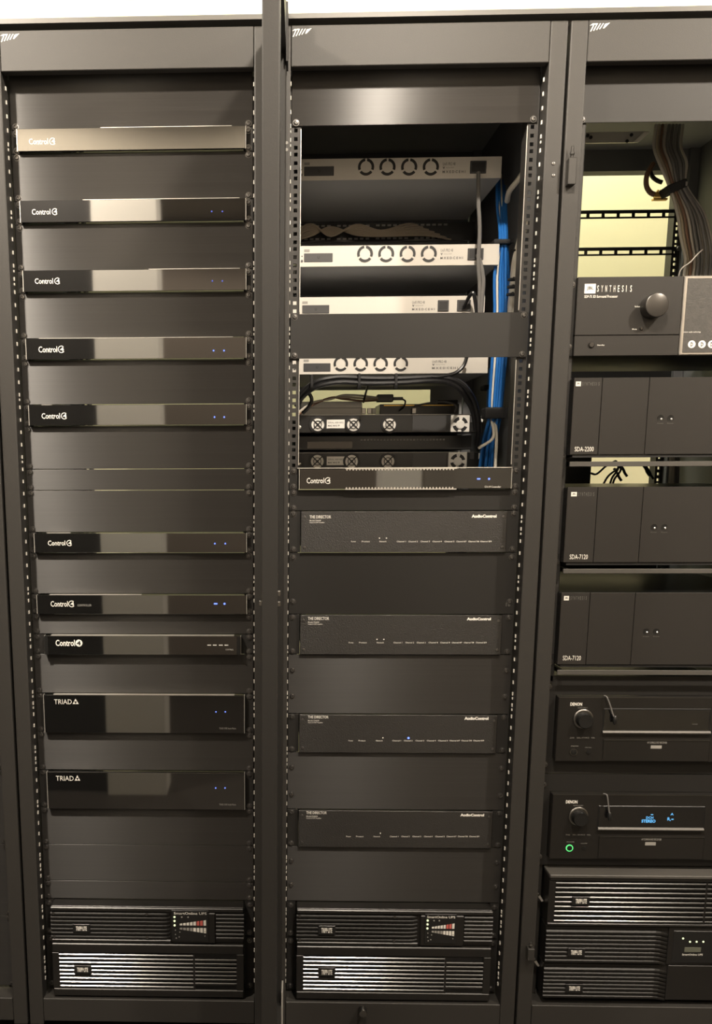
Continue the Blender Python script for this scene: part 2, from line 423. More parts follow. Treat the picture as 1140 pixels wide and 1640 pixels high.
for i, (u, r, led, lip) in enumerate(C4):
    t = faced_unit(0, u, 1, ORD[i]+' glossy black controller from the top of the left rack', .2265, 'controller', 'media_controller', lip)
    x0, x1, z0, z1 = pr(t, *r, -.016); wd = x1-x0
    text_at(t, 'logo_lettering', 'Control', x0, x0+wd*.71, z0+.001, z1-.0008, -.0164, 'print', .012)
    four_mark(t, x0, x1, z0, z1, -.016, 'print')
    if led:
        for px in led[:2]: dot(t, 'status_light', px, led[2], .0016, -.016, 'blue_led' if i > 2 else 'blue_dim')
t = faced_unit(0, 21, 1, 'glossy black controller marked as controller, with bright blue lights, left rack', .2265, 'controller', 'media_controller', (-.2, .0))
x0, x1, z0, z1 = pr(t, 81, 962, 120, 972.3, -.016); wd = x1-x0
text_at(t, 'logo_lettering', 'Control', x0, x0+wd*.71, z0+.001, z1-.0008, -.0164, 'print', .012)
four_mark(t, x0, x1, z0, z1, -.016, 'print')
ptext(t, 'model_lettering', 'CONTROLLER', (124, 967.6, 146.5, 971), -.016, 'greyprint')
dot(t, 'status_light', 359.5, 967, .0022, -.016, 'blue_led')
pbox(t, 'status_light', (342.5, 966, 348, 968), -.0164, -.015, 'blue_led')
t = faced_unit(0, 23, 1, 'black controller with round filled logo and four white dashes, left rack', .2135, 'controller', 'media_controller', (-.2, .2), -.020)
x0, x1, z0, z1 = pr(t, 89, 1024.3, 132, 1035.4, -.02); wd = x1-x0
text_at(t, 'logo_lettering', 'Control', x0, x0+wd*.72, z0+.001, z1-.0005, -.0204, 'white', .02)
four_mark(t, x0, x1, z0, z1, -.0202, 'white', True)
for px in (335, 344, 353.5, 362.5): pbox(t, 'indicator_dash', (px-3, 1032.6, px+3, 1034), -.0205, -.0195, 'white')
ptext(t, 'model_lettering', 'CONTROL', (361, 1039.3, 374, 1041.4), -.02, 'print')
for s in (-1, 1):
    a, b = sorted((s*.2135, s*.2060)); B(a, b, -.0215, -.004, .002, U-.002).build('end_cap', 'satin', t)
for u, r, tri, led, lab, pr_ in ((26, (86.7, 1120, 115, 1127.6), (116, 1119, 126, 1127.6), (345.8, 360.7, 1140), 'upper of two tall glossy black amplifiers in the left rack', (351, 1165, 378, 1168)),
                               (30, (89.6, 1242.6, 118, 1250.3), (119.4, 1241.5, 128.4, 1250.3), (345.4, 360.3, 1262), 'lower of two tall glossy black amplifiers in the left rack', (351, 1287, 378, 1290))):
    t = faced_unit(0, u, 2, lab, .2210, 'amplifier', 'streaming_amplifier', (-.2, .2) if u == 26 else None)
    ptext(t, 'logo_lettering', 'TRIAD', r, -.016, 'print', .0)
    x0, x1, z0, z1 = pr(t, *tri, -.016); cx = (x0+x1)/2; w3 = (x1-x0)/2; h3 = (z1-z0)/2
    m = MB()
    for ax, az in ((cx, z0+h3), (x0+w3*.5, z0), (cx+w3*.5, z0)):
        m.prism([(ax-w3*.48, az+.0003), (ax+w3*.48, az+.0003), (ax, az+h3)], -.0166, -.0158)
    m.build('logo_triangles', 'print', t)
    for px in led[:2]: dot(t, 'status_light', px, led[2], .0014, -.016, 'blue_led')
    ptext(t, 'model_lettering', 'TRIAD ONE Audio Matrix', pr_, -.016, 'greyprint')
blanks1 = [(-3, 0, 'brushed panel above the topmost controller of the left rack'), (1, 3, 'brushed panel between first and second controllers, left rack'),
           (4, 6, 'brushed panel between second and third controllers, left rack'), (7, 9, 'brushed panel between third and fourth controllers, left rack'),
           (10, 12, 'brushed panel between fourth and fifth controllers, left rack'), (13, 15, 'brushed panel directly under the fifth controller, left rack'),
           (15, 16, 'narrow brushed panel in the run of three under the fifth controller, left rack'), (16, 18, 'brushed panel directly above the sixth controller, left rack'),
           (19, 21, 'brushed panel directly under the sixth controller, left rack'), (22, 23, 'narrow plain panel between the two lowest controllers, left rack'),
           (24, 26, 'brushed panel directly above the upper tall glossy amplifier, left rack'), (28, 30, 'brushed panel between the two tall glossy amplifiers, left rack'),
           (32, 34, 'dark panel directly under the lower tall glossy amplifier, left rack'), (34, 36, 'dark panel two places above the left rack power supply'),
           (36, 37, 'narrow dark panel resting just above the left rack power supply')]
for u0, u1, lab in blanks1:
    blank(0, u0, u1, lab, rows=(.00635,) if u0 == -3 else None)
for i, (u0, u1) in enumerate(((26, 30), (30, 34), (34, 38), (38, 42))):
    blank(-1, u0, u1, ['topmost', 'second', 'third', 'lowest'][i]+' sliver of dark panel at the left edge, beyond the left rack')

# ------------------------------------------------------------------ battery-backed power supplies
def badge(t, rect, y):
    b = pbox(t, 'badge', (rect[0]-5, rect[1]-3, rect[2]+5, rect[3]+3), y-.002, y+.002, 'satin', .0004)
    x0, x1, z0, z1 = pr(t, *rect, y-.002)
    text_at(b, 'logo_lettering', 'TRIPP\u00b7LITE', x0, x1, z0, z1, y-.0025, 'white', .03)
def slat(t, x0, x1, z, h, y, dep, m='louver', name='louver'):
    c = h*.32
    return MB().bar([(y, z), (y, z+h-c), (y+c*1.11, z+h), (y+dep, z+h), (y+dep, z)], x0, x1).build(name, m, t)
def ups_ears(t, h):
    for s in (-1, 1):
        a, b = sorted((s*.2413, s*.2215)); B(a, b, -.004, -.0005, .001, h-.001).build('ear', 'ear', t)
    n = int(round(h/U)); screws(t, [(s*.2325, z) for s in (-1, 1) for z in (.010, h-.010)], -.004)
def control_panel(t, rect, y):
    x0, x1, z0, z1 = pr(t, *rect, y); w_, h_ = x1-x0, z1-z0
    q = lambda a, b: (x0+a*w_, z0+b*h_)
    c = B(x0, x1, y-.001, y+.003, z0, z1).build('control_panel', 'satin', t, .0005)
    Y = y-.0015
    text_at(c, 'panel_lettering', 'SmartOnline UPS', *[x0+.06*w_, x0+.95*w_], z0+.87*h_, z0+.95*h_, Y, 'print', .01)
    for i, b in enumerate((.79, .66, .52)):
        X, Z = q(.08, b); MB().lathe([(.0024, 0), (.0024, -.001), (.001, -.0015)], X, Y, Z, 10).build('status_light', 'pale_led', c)
    for a in (.28, .45):
        X, Z = q(a, .79); MB().lathe([(.0018, 0), (.0018, -.0008)], X, Y, Z, 8).build('status_light', 'greyprint', c)
    for i in range(8):                                   # growing bars, upper and lower row
        a = .22+i*.092; g = .05+.016*i
        X, Z = q(a, .52); X2, _ = q(a+.07, 0)
        MB().prism([(X, Z), (X2, Z), (X2, Z+(g+.016)*h_), (X, Z+g*h_)], Y-.0004, Y).build('level_mark', 'red_print' if i in (5, 6) else 'print', c)
        X, Z = q(a, .44); X2, _ = q(a+.07, 0)
        MB().prism([(X, Z), (X2, Z), (X2, Z-(g+.012)*h_), (X, Z-g*h_)], Y-.0004, Y).build('level_mark', 'greyprint' if i < 4 else 'print', c)
    for a, b in ((.1, .36), (.22, .30), (.1, .22), (.2, .14), (.12, .1), (.9, .32), (.9, .18)):
        X, Z = q(a, b); MB().lathe([(.0014, 0), (.0014, -.0006)], X, Y, Z, 8).build('symbol', 'greyprint', c)
FY = -.045
def ups_power(k, label, panel, bdg):
    t = thing('power_supply', (k*RW, 0, zu(39)), label, 'power supply'); h = 2*U
    B(-.22, .22, FY+.006, -.002, .001, h-.001).build('bezel', 'ups_plastic', t, .002)
    ups_ears(t, h)
    B(-.215, .215, 0, .4, .002, h-.002).build('chassis', 'chassis', t)
    B(-.22, .055, FY, FY+.008, .001, .010).build('lower_rim', 'ups_plastic', t, .002)
    B(-.22, .22, FY, FY+.008, h-.011, h-.001).build('upper_rim', 'ups_plastic', t, .002)
    for i in range(7):
        z = .012+i*.0094
        m = MB(); c = .0028                              # rib whose right end curves back
        pts = [(-.22, FY), (.035, FY)]+[(.035+.02*math.sin(a), FY+.009*(1-math.cos(a))) for a in (.5, 1.0, 1.5)]
        for (xa, ya), (xb, yb) in zip(pts, pts[1:]):
            dz = 0
            m.add([(xa, ya, z), (xa, ya, z+.004), (xa, ya+.0035, z+.0066), (xa, FY+.011, z+.0066), (xa, FY+.011, z),
                   (xb, yb, z), (xb, yb, z+.004), (xb, yb+.0035, z+.0066), (xb, FY+.0112, z+.0066), (xb, FY+.0112, z)],
                  [[0, 5, 6, 1], [1, 6, 7, 2], [2, 7, 8, 3], [4, 9, 5, 0], [0, 1, 2, 3, 4], [9, 8, 7, 6, 5]])
        m.build('louver', 'dull_louver', t)
        slat(t, .157, .22, z, .0055, FY+.001, .008, 'ups_plastic')
    for i in range(5):                                   # plain notches beside the panel
        B(.062, .070, FY+.003, FY+.007, .016+i*.013, .022+i*.013).build('notch', 'satin', t)
        B(.146, .154, FY+.003, FY+.007, .016+i*.013, .022+i*.013).build('notch', 'satin', t)
    B(.058, .156, FY-.0005, FY+.007, .003, h-.012).build('panel_frame', 'ups_plastic', t, .002)
    control_panel(t, panel, FY-.001)
    badge(t, bdg, FY)
    for x in (-.213, .0):
        for z in (.016, h-.016): link('face_screw', SMALL, t, (x, FY-.0002, z))
    return t
def ups_battery(k, label, bdg, xs, z_first, n, pitch, xsplit):
    t = thing('battery_pack', (k*RW, 0, zu(42)), label, 'battery pack'); h = 3*U
    B(-.22, .22, FY+.008, -.002, .001, h-.001).build('bezel', 'ups_plastic', t, .002)
    ups_ears(t, h)
    B(-.215, .215, 0, .4, .002, h-.002).build('chassis', 'chassis', t)
    B(-.22, .22, FY, FY+.009, .001, .0200).build('lower_rim', 'ups_plastic', t, .002)
    B(-.22, .22, FY, FY+.009, h-.024, h-.001).build('upper_rim', 'ups_plastic', t, .002)
    B(-.2195, .2195, FY+.007, FY+.0085, .02, h-.024).build('grille_back', 'dark_hole', t)
    for a, b in ((-.22, -.204), (.203, .22)):
        B(a, b, FY+.0005, FY+.009, .02, h-.024).build('end_block', 'ups_plastic', t, .001)
    B(xsplit-.002, xsplit+.002, FY+.001, FY+.009, .02, h-.024).build('grille_post', 'ups_plastic', t)
    for i in range(n):
        z = z_first-i*pitch
        slat(t, -.204, xsplit-.002, z, .0052, FY, .008)
        if 0 < i < n-1: slat(t, xsplit+.002, .203, z, .0052, FY+.0005, .008)
    badge(t, bdg, FY)
    return t
ups_power(0, 'black power supply with status panel at the foot of the left rack', (275, 1458, 334, 1507), (121.5, 1483.5, 139, 1490.5))
ups_power(1, 'black power supply with status panel at the foot of the middle rack', (680, 1464, 730.5, 1511), (514.5, 1486, 532, 1494))
ups_battery(0, 'black louvred battery pack at the bottom of the left rack', (123.5, 1549.5, 141, 1556.5), None, .1010, 9, .0098, .106)
ups_battery(1, 'black battery pack with bright-edged louvres at the bottom of the middle rack', (514.5, 1553, 532, 1561), None, .1010, 9, .0098, .118)

# ------------------------------------------------------------------ middle rack: panels and amplifiers
blank(1, -3, 0, 'brushed panel with a bright sheen at the top of the middle rack', rows=(.00635,))
blank(1, 8, 10, 'plain grey panel between the switches of the middle rack', 'flat_panel', y=-.006)
blank(1, 16, 17, 'narrow plain panel under the vented controller, middle rack', 'flat_panel')
t = blank(1, 19, 22, 'tall plain panel between first and second logo amplifiers, middle rack', 'flat_panel', rows=(.028, U*3-.010))
ptext(t, 'mark', '16', (810, 965, 817, 971), -.003, 'dimprint')
blank(1, 24, 27, 'tall brushed panel between second and third logo amplifiers, middle rack', rows=(.04, U*3-.035))
blank(1, 29, 32, 'tall brushed panel between third and fourth logo amplifiers, middle rack', rows=(.035, U*3-.035))
blank(1, 34, 37, 'tall brushed panel just above the power supply, middle rack', rows=(.04, U*3-.035))
# vented controller
t = faced_unit(1, 15, 1, 'glossy black controller with perforated vents, in the middle rack', .2200, 'controller', 'media_controller', None)
x0, x1, z0, z1 = pr(t, 491, 764.6, 530.4, 775, -.016); wd = x1-x0
text_at(t, 'logo_lettering', 'Control', x0, x0+wd*.71, z0+.001, z1-.0008, -.0164, 'print', .012)
four_mark(t, x0, x1, z0, z1, -.016, 'print')
dot(t, 'status_light', 783, 767, .0020, -.016, 'blue_led')
pbox(t, 'status_light', (764, 766, 769, 768), -.0164, -.015, 'blue_led')
ptext(t, 'model_lettering', 'CA-10 Controller', (776, 778, 802, 781), -.016, 'print')
for z in (U-.0016, .0002):
    b = B(-.125, .107, -.0172, -.004, z-.0004, z+.0016).build('vent_strip', 'zinc', t)
    m = MB()
    for i in range(34): m.box(-.122+i*.0067, -.1185+i*.0067, -.0178, -.016, z+.0012 if z > .02 else z-.0002, (z+.0026) if z > .02 else z+.0010)
    m2 = MB()
    for i in range(34):
        xx = -.122+i*.0067; zz = z-.0014 if z > .02 else z+.0032
        m2.lathe([(.0019, .0), (.0019, -.0005)], xx, -.0160, zz, 6)
    tag(m2.build('vent_holes', 'zinc', t), kind='stuff')
B(-.225, .222, -.013, .0, U-.0004, U+.0012).build('top_flange', 'zinc', t)
# the four matching amplifiers
DIR = [(17, (495.7, 825.3, 530, 830.3), (755, 824, 795, 829.2), 867, 740, [(303, 322), (345, 377), (415, 443), (484, 520), (530, 567), (578, 615), (626, 662), (673, 712), (720, 760), (768, 810), (815, 860)], 440, [(607.5, 862), (618.7, 862)], None),
       (22, (493, 988, 527, 993), (747.5, 989, 786, 993.5), 1029, 740, [(293, 313), (334, 365), (405, 433), (471, 505), (518, 552), (563, 598), (610, 647), (656, 695), (702, 743), (750, 790), (797, 840)], 440, [(603.5, 1024), (614.5, 1024)], None),
       (27, (493, 1146, 526, 1150.6), (743.5, 1148, 782, 1153), 1186, 1030, [(317, 336), (357, 385), (426, 453), (491, 525), (537, 571), (583, 617), (628, 663), (673, 711), (718, 759), (765, 806), (812, 855)], 430, [(613, 1181.7)], (654, 1182)),
       (32, (490.5, 1299.3, 523.2, 1303.8), (737, 1303, 775, 1307.5), 1339.5, 1030, [(308, 327), (347, 377), (416, 443), (481, 515), (527, 560), (571, 605), (617, 650), (661, 698), (706, 745), (751, 790), (796, 836)], 430, [(609, 1334.5)], None)]
DLAB = ['topmost of four matching black amplifiers, its face catching a bright glare', 'second of four matching black amplifiers in the middle rack',
        'third of four matching black amplifiers, with one blue light lit, middle rack', 'lowest of four matching black amplifiers in the middle rack']
words_ = ['Power', 'Protect', 'Network']+['Channel %d' % i for i in range(1, 6)]+['Channel %d/%d' % (i, i+1) for i in (6, 7, 8)]
for i, (u, ti, ac, ly, _, xs, base, dots, led) in enumerate(DIR):
    t = thing('multichannel_amplifier', (RW, 0, zu(u+2)), DLAB[i], 'amplifier', 'matching amplifiers of the middle rack'); h = 2*U
    B(-.2165, .2165, -.010, -.003, .0012, h-.0012).build('face', 'textured', t, .0006)
    B(-.2120, .2120, -.002, .32, .003, h-.003).build('chassis', 'chassis', t)
    for s in (-1, 1):
        a, b = sorted((s*.2175, s*.2413)); B(a, b, -.0035, -.0005, .0010, h-.0010).build('ear', 'ear', t, .0003)
    screws(t, [(s*.2325, z) for s in (-1, 1) for z in (.0075, h-.0065)], -.0035)
    for x in (-.209, .209):
        for z in (.012, h-.013): link('face_screw', SMALL, t, (x, -.010, z))
    Y = -.010
    ptext(t, 'logo_lettering', 'THE DIRECTOR', ti, Y, 'print', .02)
    ptext(t, 'model_lettering', 'Model D4600', (ti[0], ti[3]+2.3, ti[0]+18, ti[3]+4.6), Y, 'print', .01)
    ptext(t, 'model_lettering', 'Network DSP Amplifier', (ti[0], ti[3]+5.6, ti[0]+24, ti[3]+8), Y, 'print', .01)
    ptext(t, 'brand_lettering', 'AudioControl', ac, Y, 'white', .05)
    for (a, b), s in zip(xs, words_):
        c = .4035
        ptext(t, 'channel_lettering', s, (base+a*c, ly-1.1, base+b*c, ly+1.3), Y, 'print', .01)
    for px, py in dots: dot(t, 'indicator', px, py, .0014, Y, 'white')
    if led: dot(t, 'status_light', led[0], led[1], .0024, Y, 'blue_led')

# ------------------------------------------------------------------ middle rack: network switches (backs towards us)
SWY = .2
def network_switch(u, xr, label, rect_px, fans, sockets, ink, screen=True, left_ports=False, logo_y=None):
    """u: top in rack units at its own depth, xr: right end"""
    t = thing('network_switch', (RW, SWY, zu(u+1)), label, 'switch', 'network switches of the middle rack')
    h = .0437; xl = xr-.442
    B(xl, xr, .0012, .36, .0, h).build('case', 'case_grey', t); B(xl, xr, 0, .0012, 0, h).build('back_plate', 'silver', t)
    def lx(px, py): q = at(px, py, SWY); return q.x-RW, q.z-zu(u+1)
    a, b = lx(rect_px[0], rect_px[1]); c, d = lx(rect_px[2], rect_px[3])
    pnl = B(a, c, -.0012, .001, d, b).build('power_cover', 'socket', t, .0006)
    # maker's mark and print
    text_at(t, 'maker_lettering', 'U', (a+c)/2-.002, (a+c)/2+.0025, (b+d)/2-.003, (b+d)/2+.003, -.0016, 'dark_hole', .03)
    B(a+.0, a+.012, -.0005, .0002, b+.003, b+.0085).build('printed_square', 'greyprint', t)
    for (px, py, r) in fans:
        x, z = lx(px, py); f = bpy.data.objects.new('fan_grille', None); COL.objects.link(f); f.parent = t; f.location = (x, 0, z)
        rr = r
        for j in range(3):
            a0 = math.radians(90+120*j+8); a1 = math.radians(90+120*(j+1)-8)
            MB().arc(0, 0, rr*.70, rr*1.03, a0, a1, -.0008, .0006, 8).build('fan_slot', 'dark_hole', f)
    for x0, y0, x1, y1 in sockets:
        a, b = lx(x0, y0); c, d = lx(x1, y1)
        s = B(a, c, -.0030, .0005, d, b).build('power_socket', 'socket', t, .0008)
        B(a+.003, c-.003, -.0034, -.001, d+.003, b-.003).build('socket_well', 'dark_hole', s)
    if ink:
        x0, y0, x1, y1 = ink; a, b = lx(x0, y0); c, d = lx(x1, y1); hh = b-d
        text_at(t, 'printed_mark', 'UniFi PRO 48', a, a+(c-a)*.55, b-hh*.3, b, -.0006, 'inkprint')
        text_at(t, 'printed_mark', 'v', a, a+(c-a)*.1, b-hh*.62, b-hh*.4, -.0006, 'inkprint', .03)
        text_at(t, 'printed_mark', 'Rated Input 100-240V', a+(c-a)*.15, a+(c-a)*.5, b-hh*.6, b-hh*.42, -.0006, 'greyprint')
        text_at(t, 'printed_mark', 'M X E D C E H I', a, c, d, d+hh*.24, -.0006, 'inkprint', .02)
    for px, py in ((xl, 0),):
        MB().lathe([(.0028, .001), (.0028, -.0012), (.001, -.0016)], xl+.006, 0, .012, 10).build('ground_screw', 'inkprint', t)
        MB().lathe([(.0014, .001), (.0014, -.0006)], xl+.006, 0, .022, 8).build('reset_hole', 'dark_hole', t)
    return t
def fr(xs, y, s, r): return [(x, y, r) for x in xs]
c7 = .4035
network_switch(0.0, .2213, 'topmost silver network switch, in shade under the top panel, middle rack', (487, 267, 534.5, 281.5),
               [(440+x*c7, 230+93*c7, .0172) for x in (362, 447, 533, 619)], [(753, 258, 778, 278)], (709, 260, 745, 277))
network_switch(4.045, .2243, 'brightest silver network switch with four fans, in mid-bay, middle rack', (487, 406, 532.5, 419.5),
               [(440+x*c7, 230+438*c7, .0172) for x in (358, 442, 527, 611)], [(749, 398, 773.5, 416.5)], (705.5, 398.5, 741, 415))
x_ = at(776, 490, SWY); u3 = -(at(600, 474.5, SWY).z-Z0)/U
network_switch(u3, x_.x-RW, 'silver network switch without fans, just above the plain grey panel', (484, 489, 527, 502), [],
               [(701, 481, 718, 498.5), (732, 480.5, 753, 498.5)], (660, 482, 696, 497))
u4 = -(at(600, 598, SWY).z-Z0)/U-.98
network_switch(u4, .2101, 'silver network switch with four fans, peeking out below the plain grey panel', (486, 582, 529, 595),
               [(440+x*c7, 490+230*c7, .0160) for x in (262, 341, 420, 500)], [], (692, 577, 733, 591))

# ------------------------------------------------------------------ middle rack: fan-cooled recorders seen from behind
def rear_unit(u, label):
    Y = .3
    t = thing('media_server', (RW, Y, zu(u+.95)), label, 'server', 'fan-cooled servers of the middle rack'); h = .0425
    B(-.2190, .2240, 0, .3, 0, h).build('case', 'satin', t, .0008)
    B(-.2190, .2240, -.002, .003, h-.0015, h).build('top_edge', 'chrome_dark', t)
    return t, h
for j, (u, lab, ys) in enumerate(((12.2, 'upper of the two fan-cooled black servers in the middle rack', 680), (14.2, 'lower of the two fan-cooled black servers in the middle rack', 739))):
    t, h = rear_unit(u, lab)
    def lx(px, py): q = at(px, py, .3); return q.x-RW, q.z-t.location.z
    for px in ((509, 566, 623.5) if j == 0 else (508, 563, 621)):
        x, z = lx(px, ys)
        f = bpy.data.objects.new('fan', None); COL.objects.link(f); f.parent = t; f.location = (x, 0, z)
        MB().arc(0, 0, .0155, .0208, 0, 2*math.pi, -.003, .001, 24).build('fan_ring', 'dark_hole', f)
        MB().lathe([(.0155, .001), (.0155, -.0012)], n=20).build('fan_disc', 'white', f)
        for a in range(4):
            an = math.radians(45+90*a); c_, s_ = math.cos(an), math.sin(an)
            MB().prism([(c_*.002-s_*.0012, s_*.002+c_*.0012), (c_*.0205-s_*.0012, s_*.0205+c_*.0012), (c_*.0205+s_*.0012, s_*.0205-c_*.0012), (c_*.002+s_*.0012, s_*.002-c_*.0012)], -.0036, -.001).build('fan_spoke', 'dark_hole', f)
        MB().arc(0, 0, .0082, .0098, 0, 2*math.pi, -.0034, -.001, 16).build('fan_guard', 'dark_hole', f)
        MB().lathe([(.0030, .0), (.0030, -.0038)], n=10).build('fan_hub', 'dark_hole', f)
    x0, z0 = lx(523, ys+6); x1, z1 = lx(552, ys-8)
    s = B(x0, x1, -.0006, .0004, z0, z1).build('label_sticker', 'white', t)
    text_at(s, 'label_lettering', 'SERIAL 00814052', x0+.003, x1-.003, z1-.009, z1-.005, -.001, 'inkprint')
    text_at(s, 'label_lettering', 'MAC 0012 7F', x0+.003, x1-.012, z0+.004, z0+.008, -.001, 'inkprint', .03)
    px0 = 721 if j == 0 else 717
    x0, z0 = lx(px0, ys+12); x1, z1 = lx(px0+31, ys-15)
    s = B(x0, x1, -.003, .002, z0, z1).build('power_fan_plate', 'fan_silver', t, .001)
    cx, cz = (x0+x1)/2, (z0+z1)/2-.002
    for q in range(4):
        a0 = math.radians(90*q+12); MB().arc(cx, cz, .0105, .0180, a0, a0+math.radians(58), -.0036, -.002, 6).build('fan_gap', 'dark_hole', s)
    MB().lathe([(.0102, 0), (.0102, -.004), (.008, -.0048)], cx, -.002, cz, 18).build('fan_hub', 'fan_silver', s)
    x, z = lx(479.5, ys+4); MB().lathe([(.004, .001), (.004, -.002), (.002, -.003)], x, 0, z, 12).build('thumb_screw', 'zinc', t)
    x0, z0 = lx(660, ys+14); x1, _ = lx(714, ys)
    B(x0, x1, -.0012, .001, .002, h-.003).build('drive_cover', 'socket', t)
    for px in (756, 770):
        x, z = lx(px, ys-8); B(x-.006, x+.004, -.004, 0, z-.006, z+.008).build('bracket', 'fan_silver' if px == 770 else 'socket', t)
# dark shelf gear between and behind them
t = thing('storage_unit', (RW, .34, zu(14.1)), 'dark storage unit between the two fan-cooled servers', 'storage unit')
B(-.215, .21, 0, .28, .002, .036).build('case', 'satin', t, .001)
B(-.19, -.08, -.002, .001, .006, .022).build('window', 'gloss', t)
m = MB()
for i in range(26): m.box(-.06+i*.008, -.055+i*.008, -.0015, .001, .024, .028)
tag(m.build('port_row', 'greyprint', t), kind='stuff')
# white box on the upper server with converter bricks
t = thing('white_box', (at(535, 650, .34).x, .34, zu(12.2)), 'low white box sitting on the upper fan-cooled server', 'box')
x0, x1, z0, z1 = pr(t, 482, 643, 580, 664, .34)
B(x0, x1, 0, .2, .0, z1).build('case', 'white', t, .002)
B(x0, x1, -.001, .201, z1*.52, z1*.56).build('seam', 'greyprint', t)
t = thing('media_converter', (at(650, 655, .36).x, .36, zu(12.2)), 'black media converter beside the low white box', 'converter')
x0, x1, z0, z1 = pr(t, 608, 647, 735, 664, .36)
B(x0, x1, 0, .1, 0, z1).build('case', 'satin', t, .001)
B(x0+.01, x1-.01, -.001, .0, z1*.85, z1*.92).build('gold_line', 'gold', t)
for i, (px, m_) in enumerate(((582, 'zinc'), (591, 'zinc'), (598, 'white'), (662, 'zinc'))):
    x, _, z = lc(t, px, 655, .36); B(x-.005, x+.005, -.012, .0, .004, .018).build('connector', m_, t, .001)
t = thing('power_adapter', tuple(at(615, 646, .33)), 'small black power adapter hanging on beige wires in the middle rack', 'adapter')
x0, x1, z0, z1 = pr(t, 603, 632, 629, 644, .33)
B(x0, x1, -.012, .012, z0, z1).build('brick', 'satin', t, .002)
x0, x1, z0, z1 = pr(t, 629, 636, 645, 641, .33)
B(x0, x1, -.004, .004, z0, z1).build('strain_relief', 'satin', t, .001)

# rear filler plates and patch panel
for i, (u0, u1) in enumerate(((-2, 3), (3, 10.35), (12.0, 15.5))):
    t = thing('rear_panel', (RW, .636, zu(u1)), ['dark plate closing the back of the middle rack at the top', 'dark plate closing the back of the middle rack behind the switches',
              'dark plate closing the back of the middle rack behind the servers'][i], 'panel')
    B(-.2413, .2413, 0, .003, 0, (u1-u0)*U-.001).build('plate', 'rear_grey', t)
x0 = at(690, 640, .62).x-RW
t = thing('rear_panel', (RW, .632, zu(12)), 'dark plate right of the cream wall showing through the middle rack', 'panel')
B(x0, .2413, 0, .003, 0, 1.7*U).build('plate', 'rear_grey', t); B(x0+.02, x0+.075, -.002, .0, .012, .045).build('cover', 'satin', t, .001)
PY = .52
zp = at(600, 386, PY).z
t = thing('patch_bay', (RW, PY, zp), 'patch panel with rows of pale ports behind beige cables, middle rack', 'patch panel')
_, _, z0, z1 = pr(t, 480, 357, 740, 386, PY)
B(-.235, .235, 0, .01, z0, z1).build('plate', 'satin', t)
for r_ in (0, 1):
    for g_ in range(4):
        for q_ in range(6):
            x = -.21+g_*.098+q_*.0145; z = z1-.006 if r_ == 0 else z0+.006
            B(x, x+.009, -.002, .002, z-.002, z+.002).build('port', 'greyprint', t)

# ------------------------------------------------------------------ cables of the middle rack
def cable(name, pts, r, m, label, group=None, n=8):
    P = [at(*p) for p in pts]; o0 = P[-1]
    mb = MB().tube([p-o0 for p in P], r, n); me = mb.mesh(name, m, smooth=True)
    o = link(name, me, None, o0); return tag(o, label, 'cable', group)
for i in range(7):
    dy = (i-3)*3.0
    cable('patch_cable', [(476, 376+dy*.9, .49), (500, 368+dy, .48), (530, 371-dy*.8, .475+.004*i), (570, 368+dy*.9, .48), (610, 374+dy*.5, .485), (650+i*5, 368+dy, .50), (668+i*9, 372+dy*1.3, .515)], .0024, 'beige_cable',
          'beige patch cable running across the patch panel', 'beige patch cables')
BL = 'blue network cable in the bundle beside the switches of the middle rack'
for i in range(11):
    a = i % 6; b = i//6; dx = (a-2.5)*4.4+b*2; dd = .218+.018*b+.009*(a % 2)
    m_ = 'white_cable' if i in (1, 8) else 'blue_cable'
    x1 = 806+dx*.75; x2 = 803+dx; x3 = 800+dx
    pts = [(795+a*3, 262+a*9, .34), (803+dx*.6, 330, .27), (806+dx*.5, 382, dd), (x2, 440, dd), (803+dx, 500, dd), (800+dx, 560, dd), (797+dx*.95, 600, dd), (794+dx*.9, 640, dd), (792+dx*.8, 668, dd)]
    if m_ == 'blue_cable': pts += [(784+dx*.9, 705, dd+.02), (780+dx*1.1, 748, dd+.04)]
    else: pts += [(790 if i == 1 else 795, 700, dd-.03), (766 if i == 1 else 793, 718 if i == 1 else 748, dd-.02)]
    cable('network_cable', pts, .0035, m_, BL if m_ == 'blue_cable' else ('white network cable running left to the lower server from the blue bundle' if i == 1 else 'white network cable in front of the blue bundle, running straight down'),
          'blue network cables' if m_ == 'blue_cable' else None)
for i in range(4):
    cable('network_cable', [(785+i*3, 590, .40), (781+i*4, 640, .40), (782+i*3, 690, .41)], .0034, 'blue_cable', ['leftmost', 'second', 'third', 'rightmost'][i]+' blue network cable deep in the rack, left of the main blue bundle', 'deep blue cables')
for (px, py, w_, h_, yy, lab) in ((806, 386, 30, 8, .200, 'black strap round the blue bundle level with the brightest switch'), (794, 661, 34, 18, .200, 'wide black strap round the blue bundle beside the upper server'),
                                  (783, 620, 16, 8, .385, 'short black strap on the deep blue cables')):
    c = at(px, py, yy); t = thing('cable_strap', tuple(c), lab, 'strap')
    x0, x1, z0, z1 = pr(t, px-w_/2, py-h_/2, px+w_/2, py+h_/2, yy)
    B(x0, x1, 0, .045, z0, z1).build('band', 'velcro', t, .004, seg=2); B(x1-.006, x1+.002, -.002, .004, z0+.001, z1-.001).build('tab', 'velcro', t)
cable('white_cable', [(842, 270, .15), (830, 288, .17), (816, 306, .2), (812, 322, .24)], .0060, 'white_cable', 'short thick white cable crossing to the right rail, upper middle rack')
cable('white_cable', [(841, 352, .15), (834, 385, .15), (826, 420, .17), (822, 460, .2), (818, 500, .22)], .0090, 'white_cable', 'thick cream cable with black ties beside the right rail, middle rack')
